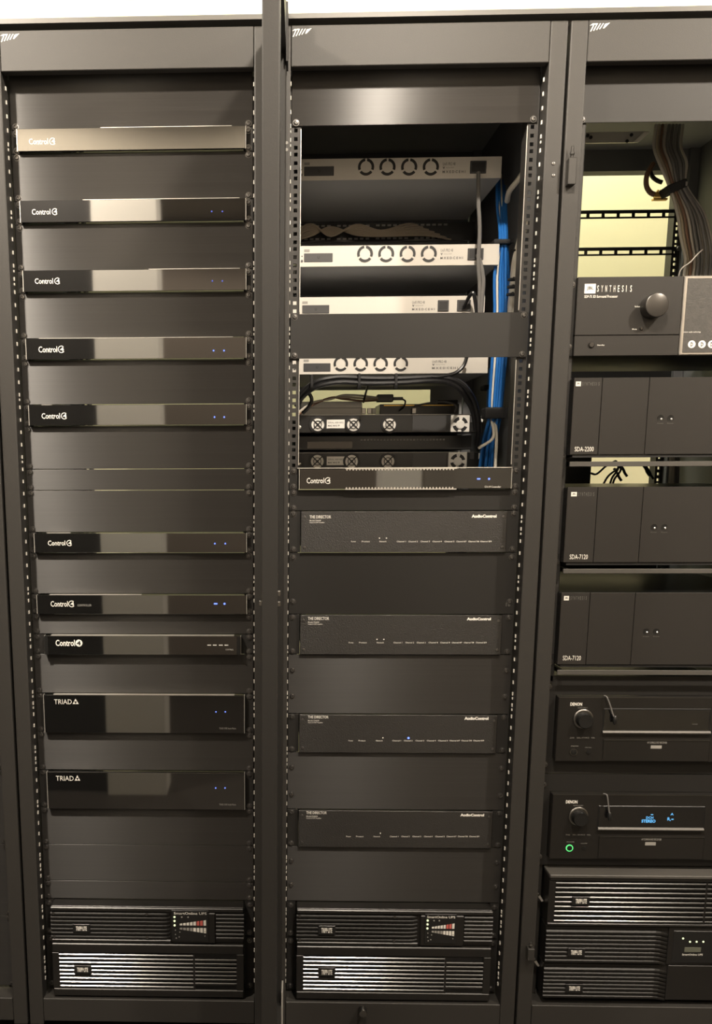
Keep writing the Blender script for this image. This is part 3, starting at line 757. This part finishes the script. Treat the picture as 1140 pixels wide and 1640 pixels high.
for py, px in ((400, 829), (446, 823), (458, 822), (470, 821)):
    c = at(px, py, .15); t = thing('cable_tie', tuple(c), ['topmost', 'second', 'third', 'lowest'][[400, 446, 458, 470].index(py)]+' black tie on the thick cream cable, middle rack', 'cable tie', 'ties on the cream cable')
    MB().lathe([(.0095, -.002), (.0108, -.002), (.0108, .002), (.0095, .002)], 0, .012, 0, 12, 'z').build('loop', 'velcro', t)
    B(-.002, .002, -.002, .004, -.003, .003).build('head', 'velcro', t)
PC = 'grey power cord hanging down in front of the switches, '
cable('mains_cable', [(766, 276, .19), (766, 320, .17), (768, 370, .165), (766, 420, .165), (768, 460, .165), (766, 510, .165)], .0044, 'grey_cable', PC+'from the topmost switch')
cable('mains_cable', [(764, 408, .185), (770, 424, .17), (774, 450, .165), (772, 480, .165), (770, 510, .165)], .0044, 'grey_cable', PC+'from the brightest switch')
cable('mains_cable', [(743, 492, .19), (752, 474, .17), (758, 470, .165), (762, 490, .165), (763, 512, .165)], .0042, 'black_cable', 'black power cord looping out of the fanless switch')
KC = 'black power cord arching '
cable('mains_cable', [(476, 640, .17), (488, 624, .165), (510, 610, .16), (545, 604, .16), (590, 606, .16), (640, 606, .16), (700, 604, .16), (735, 612, .16), (755, 634, .165), (764, 660, .17), (767, 690, .18), (764, 712, .2)], .0062, 'black_cable', KC+'over the low white box, upper of the pair')
cable('mains_cable', [(474, 652, .17), (486, 634, .165), (508, 619, .155), (545, 612, .152), (590, 614, .152), (640, 613, .152), (700, 610, .155), (730, 618, .16), (748, 640, .165), (758, 662, .17), (762, 690, .18)], .0056, 'black_cable', KC+'over the low white box, lower of the pair')
cable('mains_cable', [(748, 570, .17), (742, 586, .165), (728, 598, .16), (705, 603, .155), (690, 603, .155)], .0042, 'black_cable', 'black power cord curving up behind the plain grey panel')
cable('mains_cable', [(478, 645, .2), (486, 632, .2), (494, 630, .2), (499, 640, .2), (494, 652, .2), (484, 662, .2)], .0042, 'black_cable', 'small black cord loop at the left rail above the upper server')
for px, py in ((499, 612), (575, 610), (634, 610)):
    c = at(px, py, .15); t = thing('cable_tie', tuple(c), ['leftmost', 'middle', 'rightmost'][[499, 575, 634].index(px)]+' black tie round the arching power cords, middle rack', 'cable tie', 'ties on the arching cords')
    B(-.003, .003, -.004, .02, -.016, .016).build('loop', 'velcro', t, .001); B(-.004, .004, -.006, -.002, -.018, -.010).build('head', 'velcro', t)
for i in range(3):
    cable('signal_wire', [(478, 660+i*2, .28), (500, 645+i*2, .28), (530, 639-i, .28), (550, 633+i*3, .28), (580, 634+i*4, .29), (604, 637+i*2, .32)], .0026, ('pale_cable', 'beige_cable', 'brown_cable')[i],
          ['pale', 'beige', 'brown'][i]+' wire running from the left rail to the small black power adapter')
cable('signal_wire', [(590, 614, .2), (586, 628, .25), (582, 644, .3)], .0024, 'black_cable', 'thin black wire dropping from the arching cords')
cable('signal_wire', [(644, 639, .33), (649, 643, .33), (646, 652, .34), (640, 657, .35)], .0020, 'black_cable', 'thin black lead bending down from the power adapter')
cable('signal_wire', [(664, 650, .35), (690, 645, .34), (715, 644, .34), (730, 650, .33), (728, 660, .32)], .0022, 'grey_cable', 'thin grey lead beyond the media converter')

# ------------------------------------------------------------------ right rack
blank(2, -3, .05, 'plain shaded panel at the top of the right rack', 'flat_panel', rows=(.00635,))
def mini_logo(t, sq, word, y, m1='white', m2='greyprint', letters=True):
    s = pbox(t, 'logo_square', sq, y-.0004, y+.0004, m1)
    x0, x1, z0, z1 = pr(t, *sq, y)
    text_at(s, 'logo_initials', 'JBL', x0+(x1-x0)*.18, x1-(x1-x0)*.18, z0+(z1-z0)*.3, z1-(z1-z0)*.25, y-.001, 'inkprint', .03)
    if word:
        n = 9; W = (word[2]-word[0])/n
        for i, ch in enumerate('SYNTHESIS'):
            a = word[0]+i*W; wd = W*.42
            ptext(t, 'logo_letter', ch, (a, word[1], a+(wd if ch != 'I' else wd*.3), word[3]), y, m2, .008)
# surround processor
t = thing('surround_processor', (2*RW, 0, zu(10)), 'dark surround processor with big round knob, top of the right rack', 'processor')
PYF = -.012; zt = zu(6.52)-zu(10)
B(-.2413, -.2255, -.004, -.001, .002, zt-.002).build('ear', 'ear', t)
B(.2255, .2413, -.004, -.001, .002, zt-.002).build('ear', 'ear', t)
screws(t, [(s*.2325, z) for s in (-1, 1) for z in (.02, zt-.014)], -.004)
xs_ = lc(t, 1090, 510, PYF).x
B(-.2250, xs_, PYF, -.001, .0415, zt-.001).build('face', 'amp_face', t, .0008)
B(-.2250, xs_, PYF, -.001, .001, .0405).build('lower_face', 'amp_face', t, .0008)
B(-.217, .217, 0, .36, .004, zt-.004).build('chassis', 'chassis', t)
fr_ = B(xs_+.0005, .225, PYF-.004, -.001, .001, zt-.001).build('display_frame', 'silver_frame', t, .0015)
B(xs_+.0062, .2195, PYF-.0048, PYF-.002, .0055, zt-.006).build('display_panel', 'grainy', fr_, .0006)
mini_logo(t, (936, 454.7, 953.7, 470), (956, 457, 1015.5, 467.5), PYF, 'white', 'print')
ptext(t, 'model_lettering', 'SDP-75 3D Surround Processor', (935.5, 472.6, 989, 477), PYF, 'print', .015)
p = lc(t, 1053, 488, PYF-.03)
MB().lathe([(.0235, .03), (.0235, .004), (.0225, .001), (.0205, 0), (.0002, .0005)], p.x, PYF-.03, p.z, 40).build('volume_knob', 'knob_metal', t, smooth=True)
ptext(t, 'knob_lettering', 'Volume', (1016, 489.7, 1027, 492.3), PYF, 'print', .02)
ptext(t, 'knob_lettering', 'Mute', (1012, 526, 1019.5, 528.4), PYF, 'print', .02)
ptext(t, 'knob_lettering', 'Standby', (956, 551.6, 968, 554.2), PYF, 'print', .02)
dot(t, 'mute_button', 1026.4, 526, .0034, PYF, 'knob_metal', .003); dot(t, 'standby_button', 946.6, 552.4, .0064, PYF, 'knob_metal', .004)
ptext(t, 'display_lettering', 'trinnov audio technology', (1094, 530.6, 1122, 533.2), PYF-.0048, 'print')
for px in (1107.5, 1124, 1139.5):
    p = lc(t, px, 551.5, PYF-.005)
    MB().lathe([(.0075, .002), (.0075, -.0004), (.006, -.0008)], p.x, PYF-.005, p.z, 18).build('seal', 'print', t)
    text_at(t, 'seal_mark', 'D', p.x-.003, p.x+.002, p.z-.004, p.z+.004, PYF-.0065, 'grainy', .03)
# big amplifiers
def big_amp(rect, name, u_top, u_bot, label, seams, btn, logo, word):
    FYA = -.03
    t = thing('power_amplifier', (2*RW, 0, zu(u_bot)), label, 'amplifier', 'large three-panel amplifiers of the right rack')
    h = (u_bot-u_top)*U; xl = -.2262
    xs = [xl]+[lc(t, px, (rect[0]+rect[1])/2, FYA).x for px in seams]+[.2262]
    for i in range(3):
        B(xs[i]+(.0005 if i else 0), xs[i+1]-.0005, FYA, FYA+.006, .006, h).build('face_panel', 'amp_face', t, .0006)
    B(-.2255, .2255, FYA+.006, -.001, .0055, h-.002).box(-.2195, .2195, -.001, .38, .0055, h-.002).build('chassis', 'satin', t)
    B(-.2195, .2195, FYA+.003, .02, 0, .005).build('foot_strip', 'dark_hole', t)
    for px, py in btn:
        p = lc(t, px, py, FYA)
        b = MB().lathe([(.0068, .001), (.0068, -.0004), (.0058, -.0002)], p.x, FYA, p.z, 20).build('button', 'satin', t, smooth=True)
        MB().lathe([(.0020, .001), (.0020, -.0012), (.0008, -.002)], p.x+.0018, FYA, p.z-.0016, 10).build('button_light', 'zinc', b)
        ptext(t, 'button_lettering', 'Power', (px-5, py+7.2, px+5, py+8.6), FYA, 'dimprint')
    x = logo
    mini_logo(t, logo, word, FYA, 'print', 'dimprint')
    ptext(t, 'model_lettering', name, rect[2], FYA, 'print')
    return t
big_amp((605, 731, (920, 715.5, 950.5, 723)), 'SDA-2200', 10.98, 14.55, 'upper of the three large three-panel amplifiers in the right rack', (961, 1036), [(1057.5, 670), (1073.5, 670)], (922, 611, 930.2, 618.5), (932.5, 612, 961.5, 617.5))
big_amp((781, 909, (912, 888, 941, 895.5)), 'SDA-7120', 15.90, 19.55, 'middle one of the three large three-panel amplifiers in the right rack', (953.3, 1026), [(1047, 844.5), (1063.7, 844.5)], (914.5, 788, 923.7, 795), (926, 788.5, 953, 794.5))
big_amp((949, 1066, (901, 1050, 930, 1057.5)), 'SDA-7120', 20.86, 24.48, 'lowest of the three large three-panel amplifiers in the right rack', (941.5, 1013.5), [(1034.5, 1011.5), (1050.8, 1011.5)], (903, 954.5, 911, 961.5), (913.5, 955, 941, 960.5))
for py0, py1, lab in ((739, 747, 'upper'), (911, 918.5, 'middle'), (1073.5, 1081, 'lowest')):
    t = thing('rack_shelf', (2*RW, 0, at(1000, py1, -.032).z), lab+' grey shelf edge under an amplifier in the right rack', 'shelf')
    _, _, z0, z1 = pr(t, 905, py0, 1100, py1, -.032)
    B(-.226, .226, -.032, -.029, z0, z1).build('lip', 'silver_frame' if False else 'trim_grey', t, .0006)
    B(-.2195, -.212, -.029, .38, z0+.0005, z1-.001).build('side_arm', 'satin', t); B(.212, .2195, -.029, .38, z0+.0005, z1-.001).build('side_arm', 'satin', t)
    B(-.2413, -.2262, -.004, -.001, z0-.02, z1+.03).build('ear', 'ear', t); B(.2262, .2413, -.004, -.001, z0-.02, z1+.03).build('ear', 'ear', t)
    screws(t, [(s*.2325, z1+.012) for s in (-1, 1)], -.004)
# receivers behind faceplates
def receiver(plate, face, label, plab, on, d):
    u0 = -(at(900, plate[0], -.003).z-Z0)/U; u1 = -(at(895, plate[1], -.003).z-Z0)/U
    f = thing('rack_faceplate', (2*RW, 0, zu(u1)), plab, 'faceplate'); h = (u1-u0)*U
    t = thing('av_receiver', (2*RW, 0, zu(u1)), label, 'receiver')
    FYR = -.022
    a = lc(t, 1000, face[0], FYR).z; b = lc(t, 1000, face[1], FYR).z; xl = -.2165
    m = MB(); m.box(-.2413, .2413, -.004, -.001, a+.001, h-.0005); m.box(-.2413, .2413, -.004, -.001, .0005, b-.001)
    m.box(-.2413, xl-.001, -.004, -.001, b-.001, a+.001); m.box(-xl+.001, .2413, -.004, -.001, b-.001, a+.001); m.build('plate', 'flat_panel', f)
    screws(f, [(s*.2325, z) for s in (-1, 1) for z in (.02, h-.025)], -.004)
    B(xl, -xl, FYR, 0, b, a).build('face', 'avr_face', t, .0012)
    B(xl+.004, -xl-.004, 0, .36, b+.004, a-.004).build('chassis', 'chassis', t)
    B(xl, -xl, FYR-.0004, FYR+.002, a-.0012, a+.0003).build('top_edge', 'chrome_dark', t)
    ptext(t, 'logo_lettering', 'DENON', d['logo'], FYR, 'white', .03)
    r = d['logo']; ptext(t, 'knob_lettering', 'SOURCE SELECT', (r[0]+12, r[3]+2.4, r[0]+28, r[3]+4.2), FYR, 'greyprint')
    p = lc(t, *d['knob'], FYR)
    k = MB().lathe([(.0215, .001), (.0215, -.002), (.0190, -.004), (.0185, -.004)], p.x, FYR, p.z, 32).build('knob_ring', 'chrome_dark', t, smooth=True)
    MB().lathe([(.0170, 0), (.0165, -.014), (.0150, -.017), (.0001, -.0165)], p.x, FYR-.003, p.z-.001, 32).build('knob', 'satin', t, smooth=True)
    x0, x1, z0, z1 = pr(t, *d['disp'], FYR)
    B(x0-.003, x1+.003, FYR-.001, FYR+.002, z0-.003, z1+.003).build('display_bezel', 'satin', t, .001)
    B(x0, x1, FYR-.0016, FYR, z0, z1).build('display_window', 'gloss', t)
    x2, x3, z2, z3 = pr(t, *d['bar'], FYR-.005)
    MB().bar([(FYR-.001, z2), (FYR-.006, z2+.001), (FYR-.007, (z2+z3)/2), (FYR-.004, z3), (FYR-.001, z3)], x2, x3).build('display_bar', 'bar_grey', t)
    x4, x5, z4, z5 = pr(t, *d['flap'], FYR)
    B(x4, x5, FYR-.0018, FYR+.001, z4, z5-.001).build('flap', 'avr_face', t, .0008)
    B(x4, x5, FYR-.0028, FYR, z5-.001, z5+.0004).build('flap_edge', 'chrome_dark', t)
    ptext(t, 'flap_lettering', 'AV SURROUND RECEIVER', d['ft'], FYR-.0018, 'greyprint')
    e = pbox(t, 'flap_badge', d['fb'], FYR-.0024, FYR, 'greyprint')
    p = lc(t, *d['pw'], FYR)
    MB().arc(p.x, p.z, .0062, .0080, 0, 2*math.pi, FYR-.0015, FYR+.001, 20).build('power_ring', 'green_led' if on else 'chrome_dark', t)
    MB().lathe([(.0060, .001), (.0058, -.0025), (.003, -.003)], p.x, FYR, p.z, 16).build('power_button', 'satin', t, smooth=True)
    p2 = lc(t, d['pw'][0]+23.5, d['pw'][1], FYR)
    MB().lathe([(.0042, .001), (.0042, -.0015), (.002, -.0018)], p2.x, FYR, p2.z, 12).build('small_button', 'satin', t)
    ptext(t, 'power_lettering', 'POWER', (d['pw'][0]-4, d['pw'][1]-10.5, d['pw'][0]+8, d['pw'][1]-9), FYR, 'greyprint')
    ptext(t, 'power_lettering', 'ON/STBY', (d['pw'][0]+18, d['pw'][1]-8, d['pw'][0]+29, d['pw'][1]-6.6), FYR, 'greyprint')
    for i, (o_, w_) in enumerate(((-6, 7), (5, 7), (13, 12), (28, 6))):
        ptext(t, 'row_lettering', ['ZONE2', 'SEL', 'SOURCE', 'VOL'][i], (d['pw'][0]+o_, d['row']-1, d['pw'][0]+o_+w_, d['row']+1), FYR, 'greyprint')
    if on:
        ptext(t, 'display_lettering', 'DCH', (1034.5, 1307.5, 1046, 1311.5), FYR-.0016, 'vfd', .02)
        ptext(t, 'display_lettering', 'STEREO', (1027, 1312.5, 1049.5, 1317.5), FYR-.0016, 'vfd', .03)
        pbox(t, 'display_icon', (1042, 1304.2, 1046, 1305.4), FYR-.002, FYR-.0014, 'vfd')
        ptext(t, 'display_icon', 'A', (1073.6, 1302, 1078.5, 1305.6), FYR-.0016, 'vfd', .03)
        ptext(t, 'display_icon', 'R,', (1068.5, 1309, 1074, 1315), FYR-.0016, 'vfd', .02)
        pbox(t, 'display_icon', (1075, 1311.5, 1078.5, 1313), FYR-.002, FYR-.0014, 'vfd')
    else: ptext(t, 'display_lettering', 'AUDYSSEY', (1108, 1159, 1117, 1160.6), FYR-.0016, 'dimprint')
    return t
receiver((1082, 1238), (1117, 1220), 'upper receiver in the right rack, its display dark', 'black faceplate framing the upper receiver', False,
         dict(logo=(913, 1125, 932, 1130.3), knob=(933.5, 1151), disp=(967, 1137, 1134.5, 1170), bar=(965, 1171, 1138, 1176), flap=(965, 1185, 1135, 1219), ft=(1036, 1187.6, 1068, 1191), fb=(1042, 1194, 1059.5, 1199), pw=(918.4, 1204.5), row=1181.5))
receiver((1239, 1385), (1273, 1376.5), 'lower receiver in the right rack with lit blue display', 'black faceplate framing the lower receiver', True,
         dict(logo=(906, 1281.5, 924.6, 1286.8), knob=(926, 1307), disp=(959, 1293, 1126, 1325), bar=(957.5, 1326, 1127, 1331), flap=(958, 1340, 1126, 1375), ft=(1027, 1342.6, 1059, 1346), fb=(1033, 1349, 1050, 1354), pw=(911.6, 1358), row=1337))
for pts, lab, hd in (([(968, 1114, -.024), (972, 1117, -.032), (977, 1130, -.033), (981, 1143, -.033), (983.5, 1149, -.033)], 'short black sensor lead over the upper receiver display', (984.5, 1152.5)),
                     ([(966, 1271, -.024), (972, 1274, -.032), (974, 1288, -.033), (975.5, 1302, -.033)], 'short black sensor lead over the lower receiver display', (976, 1307))):
    o = cable('sensor_lead', pts, .0016, 'grey_cable', lab, None, 6)
    p = at(hd[0], hd[1], -.033)-o.location
    MB().lathe([(.0015, .009), (.0042, .006), (.0046, -.003), (.0032, -.009), (.0012, -.011)], p.x, p.y, p.z, 12, 'z').build('sensor_head', 'satin', o, smooth=True)
# power supplies of the right rack
def pu(name, u_top, u_bot, label, cat):
    t = thing(name, (2*RW, 0, zu(u_bot)), label, cat); h = (u_bot-u_top)*U
    B(-.2195, .2195, FY+.007, 0, .001, h-.001).build('bezel', 'ups_plastic', t, .002)
    B(-.215, .215, 0, .4, .002, h-.002).build('chassis', 'chassis', t)
    return t, h
def uz(py): return -(at(980, py, FY).z-Z0)/U
t = thing('rack_shelf', (2*RW, 0, zu(35.15)), 'worn grey ledge under the lower receiver in the right rack', 'shelf')
B(-.2195, .2195, -.047, .3, 0, .007).build('tray', 'trim_grey', t, .001)
uA, uB, uC, uD = uz(1404), uz(1485), uz(1545.5), uz(1602)
t, h = pu('battery_pack', uA, uB, 'battery pack with pale louvres, uppermost of three power units in the right rack', 'battery pack')
xsp = lc(t, 1130, 1445, FY).x
B(-.2195, .2195, FY, FY+.009, h-.012, h-.001).build('upper_rim', 'ups_plastic', t, .002); B(-.2195, .2195, FY, FY+.009, .001, .009).build('lower_rim', 'ups_plastic', t, .002)
B(-.219, .219, FY+.006, FY+.0075, .009, h-.012).build('grille_back', 'dark_hole', t)
B(-.2195, -.205, FY+.001, FY+.009, .009, h-.012).build('end_block', 'ups_plastic', t); B(.205, .2195, FY+.001, FY+.009, .009, h-.012).build('end_block', 'ups_plastic', t)
B(xsp-.002, xsp+.002, FY+.001, FY+.009, .009, h-.012).build('grille_post', 'ups_plastic', t)
n_ = 9
for i in range(n_):
    z = h-.0205-i*(h-.031)/(n_-1)
    slat(t, -.205, xsp-.002, z, .0052, FY, .008); slat(t, xsp+.002, .205, z, .0052, FY+.0005, .008)
badge(t, (921.5, 1439.5, 939.5, 1447), FY)
def curved_unit(name, u0, u1, label, cat, bdg, px_end, nrib):
    t, h = pu(name, u0, u1, label, cat)
    xe = lc(t, px_end, bdg[1], FY).x
    B(xe, .2195, FY+.003, FY+.009, .001, h-.001).build('right_face', 'ups_plastic', t, .001)
    pitch = (h-.012)/nrib
    for i in range(nrib):
        z = .005+i*pitch; m = MB(); hh = pitch*.74
        pts = [(-.2195, FY, 0), (xe-.03, FY, 0), (xe-.018, FY+.0008, -.0015), (xe-.008, FY+.003, -.005), (xe, FY+.006, -.0075)]
        for (xa, ya, da), (xb, yb, db) in zip(pts, pts[1:]):
            q = lambda x_, y_, d_: [(x_, y_, z+d_), (x_, y_, z+d_+hh*.6), (x_, y_+.003, z+d_+hh), (x_, FY+.012, z+d_+hh), (x_, FY+.012, z+d_)]
            m.add(q(xa, ya, da)+q(xb, yb, db), [[0, 5, 6, 1], [1, 6, 7, 2], [2, 7, 8, 3], [4, 9, 5, 0], [0, 1, 2, 3, 4], [9, 8, 7, 6, 5]])
        m.build('louver', 'dull_louver', t)
    badge(t, bdg, FY)
    return t, h
t, h = curved_unit('power_supply', uB, uC, 'power supply with small screen and four green lights, right rack', 'power supply', (914, 1521.8, 931.5, 1529), 1070, 8)
x0 = lc(t, 1078, 1515, FY).x
c = B(x0, .215, FY+.0015, FY+.006, .006, h-.008).build('control_panel', 'satin', t, .001)
for px, py in ((1093.7, 1503), (1104.7, 1508.3), (1115.3, 1508.3), (1126, 1508.3)): dot(t, 'status_light', px, py, .0022, FY+.0015, 'pale_led')
pbox(t, 'small_screen', (1096, 1517.5, 1122.5, 1525), FY+.001, FY+.003, 'glass_lcd', .0004)
ptext(t, 'panel_lettering', 'SmartOnline UPS', (1092, 1527.3, 1125, 1530.2), FY+.0015, 'print', .02)
t, h = curved_unit('battery_pack', uC, uD, 'plain ribbed battery pack at the bottom of the right rack', 'battery pack', (911, 1579.5, 928.5, 1586.5), 1068, 8)
for u, lab in ((36.6, 'upper'), (40.2, 'lower')):
    c_ = Vector((2*RW-.231, -.012, zu(u))); t = thing('bracket_clip', tuple(c_), lab+' bright clip at the left side of the right rack power units', 'clip')
    MB().prism([(-.004, .006), (.002, .007), (.010, -.006), (.006, -.008)], -.003, .003).build('blade', 'zinc', t)
    MB().lathe([(.004, 0), (.004, -.004), (.002, -.005)], -.003, 0, .010, 10).build('screw_head', 'chrome_dark', t)
for i, (u0, u1, xa, xb) in enumerate(((8.6, 11.9, -.2413, .2413), (13.6, 16.6, -.2413, .043), (18.6, 22.2, -.2413, .2413))):  # added plates that block the lit rear wall in the gaps
    t = thing('rear_panel', (2*RW, .636, zu(u1)), ['dark plate at the back of the right rack behind the surround processor', 'dark plate left of the cream wall showing between amplifiers, right rack',
              'dark plate at the back of the right rack behind the lower amplifiers'][i], 'panel')
    B(xa, xb, 0, .003, 0, (u1-u0)*U).build('plate', 'satin', t)
# lacing bars across the rear opening
for py, lab in ((343, 'upper black slotted lacing bar across the bright opening, right rack'), (402.5, 'lower black slotted lacing bar across the bright opening, right rack')):
    zc = at(1000, py, .645).z
    t = thing('lacing_bar', (2*RW, .645, zc), lab, 'bar')
    cols = [-.240]; x = -.236
    while x < .21: cols += [x, x+.0315]; x += .0394
    cols.append(.240); rows = [-.0105, -.0062, .0022, .0105]
    vs, fs = perforated_strip(cols, rows); m = MB(); m.add(vs, fs); m.add([(a, .002, c_) for a, b, c_ in vs], fs)
    m.build('slotted_strip', 'satin', t)
    for s in (-1, 1): link('screw', SCREW, t, (s*.2380, -.0005, .006))
# bracket at the top of the rear opening
t = thing('top_bracket', tuple(at(985, 219, .4)), 'pale metal bracket near the top of the right rack interior', 'bracket')
x0, x1, z0, z1 = pr(t, 925, 211, 1040, 228.5, .4); xb = lc(t, 1021, 228, .4).x
m = MB().prism([(x0-.1, z0), (xb, z0), (x1, z1), (x0-.1, z1)], 0, .004); m.build('plate', 'zinc', t)
xa, xc, za, zc = pr(t, 1014, 212, 1041, 228, .398)
MB().prism([(xa, za), (xa+.012, za), (xc-.001, zc), (xa+.022, zc)], -.004, -.0005).build('tab', 'slot', t)
for px, py in ((941, 217), (946, 220), (1011, 216), (1004, 226)):
    q = lc(t, px, py, .398); MB().lathe([(.004, 0), (.004, -.002)], q.x, -.001, q.z, 10).build('hole', 'dark_hole', t)
# speaker-cable bundle
SP = ['grey_cable', 'pale_cable', 'beige_cable', 'brown_cable']
NM = {'grey_cable': 'dark grey', 'pale_cable': 'pale grey', 'beige_cable': 'beige', 'brown_cable': 'brown'}
for i in range(16):
    a = i % 8; b = i//8; m_ = ['pale_cable', 'beige_cable', 'brown_cable', 'pale_cable', 'grey_cable', 'grey_cable', 'grey_cable', 'grey_cable'][a] if b == 0 else 'grey_cable' if a < 5 else 'pale_cable'
    dd = .36+.022*b+.009*(a % 2)
    x1 = 1044+a*5.5+b*5; xs2 = 1068+a*3.6+b*2; x3 = 1086+a*5+b*3; x4 = 1090+a*4.4+b*3.5
    bow = (a/7)**2*10
    cable('speaker_cable', [(x1+6, 200, dd+.05), (x1+3, 235, dd+.02), (x1+12, 262, dd), (xs2+3, 297, dd), (x3-2+bow*.4, 340, dd), (x3+4+bow, 380, dd), (x4+7+bow, 415, dd), (x4+4+bow, 448, dd+.02)], .0034, m_,
          NM[m_]+' speaker cable in the strapped bundle of the right rack', NM[m_]+' speaker cables')
c = at(1082, 297, .35); t = thing('cable_strap', tuple(c), 'wide black strap round the speaker cable bundle, right rack', 'strap')
m = MB()
pa, pb, pc, pd = [lc(t, *q, .35) for q in ((1068, 297), (1100, 285), (1103, 297), (1073, 310))]
m.prism([(pa.x, pa.z), (pb.x, pb.z), (pc.x, pc.z), (pd.x, pd.z)], 0, .05); m.build('band', 'velcro', t, .002)
q = lc(t, 1099, 294, .35); B(q.x-.002, q.x+.002, -.002, .001, q.z-.005, q.z+.004).build('tab', 'zinc', t)
cable('ground_cable', [(1046, 262, .42), (1036, 280, .41), (1035, 297, .41), (1041, 308, .41), (1050, 312, .41), (1058, 312, .41)], .0060, 'brown_cable', 'thick brown cable looping to a gold connector, right rack')
cable('ground_cable', [(1040, 270, .43), (1044, 282, .42), (1052, 289, .41), (1060, 292, .41)], .0050, 'black_cable', 'thick black cable stub above the gold connector, right rack')
t = thing('gold_connector', tuple(at(1056, 313, .405)), 'gold connector block on the brown cable, right rack', 'connector')
x0, x1, z0, z1 = pr(t, 1048, 308, 1068, 316, .405)
B(x0, x1, -.006, .008, z0, z1).build('block', 'gold', t, .001); B(x0-.004, x1, -.006, .006, z0-.007, z0-.003).build('lug', 'gold', t)
for i in range(4): B(x0+.004+i*.006, x0+.007+i*.006, -.007, .0, z1, z1+.004).build('terminal', 'gold', t)
cable('thin_wire', [(1085, 452, .3), (1090, 432, .29), (1105, 420, .28), (1118, 406, .28), (1125, 400, .3)], .0016, 'pale_cable', 'thin pale wire curling round the foot of the speaker cables')
# wires in the gap under the upper large amplifier
for i, (xa, xb, ya, yb, bow) in enumerate(((965, 946, 748, 758, 6), (985, 962, 750, 784, -4), (984, 975, 752, 785, -2), (988, 979, 754, 786, -2))):
    cable('wall_lead', [(986, 738, .5), (xa+6, ya-2, .5), ((xa+xb)/2, (ya+yb)/2+bow, .5), (xb, yb, .5)], .0028, 'black_cable', ['leftmost', 'second', 'third', 'rightmost'][i]+' long black lead against the cream wall under the upper large amplifier', 'black leads against the cream wall')
for i, (px, py) in enumerate(((991, 764), (1000, 757), (1036, 756), (1042, 761))):
    cable('terminal_lead', [(px-8, py-14, .52), (px-2, py-5, .52), (px, py, .52), (px+4, py+6, .52)], .0034, 'black_cable', ['leftmost', 'second', 'third', 'rightmost'][i]+' short stubby lead on the cream wall under the upper large amplifier', 'stubby leads on the cream wall')
for i in range(4):
    cable('speaker_cable', [(1074+i*4, 726, .42), (1074+i*4, 745, .42), (1072+i*4, 790, .42)], .0036, 'white_cable' if i < 2 else 'grey_cable', ['left white', 'right white', 'left dark grey', 'right dark grey'][i]+' cable passing down behind the gap under the upper large amplifier', 'cables in the amplifier gap, '+('white' if i < 2 else 'grey'))
t = thing('terminal_block', tuple(at(948, 581, .2)), 'pale terminal block hanging under the surround processor', 'terminal block')
x0, x1, z0, z1 = pr(t, 930, 573, 967, 584, .2)
B(x0+.012, x1-.002, -.004, .01, z0+.004, z1).build('block', 'print', t, .001); B(x0, x1, -.006, .012, z0, z0+.003).build('tray', 'zinc', t, .001)
for i in range(3): B(x0+.016+i*.012, x0+.021+i*.012, -.006, 0, z0+.005, z1-.003).build('terminal', 'satin', t)
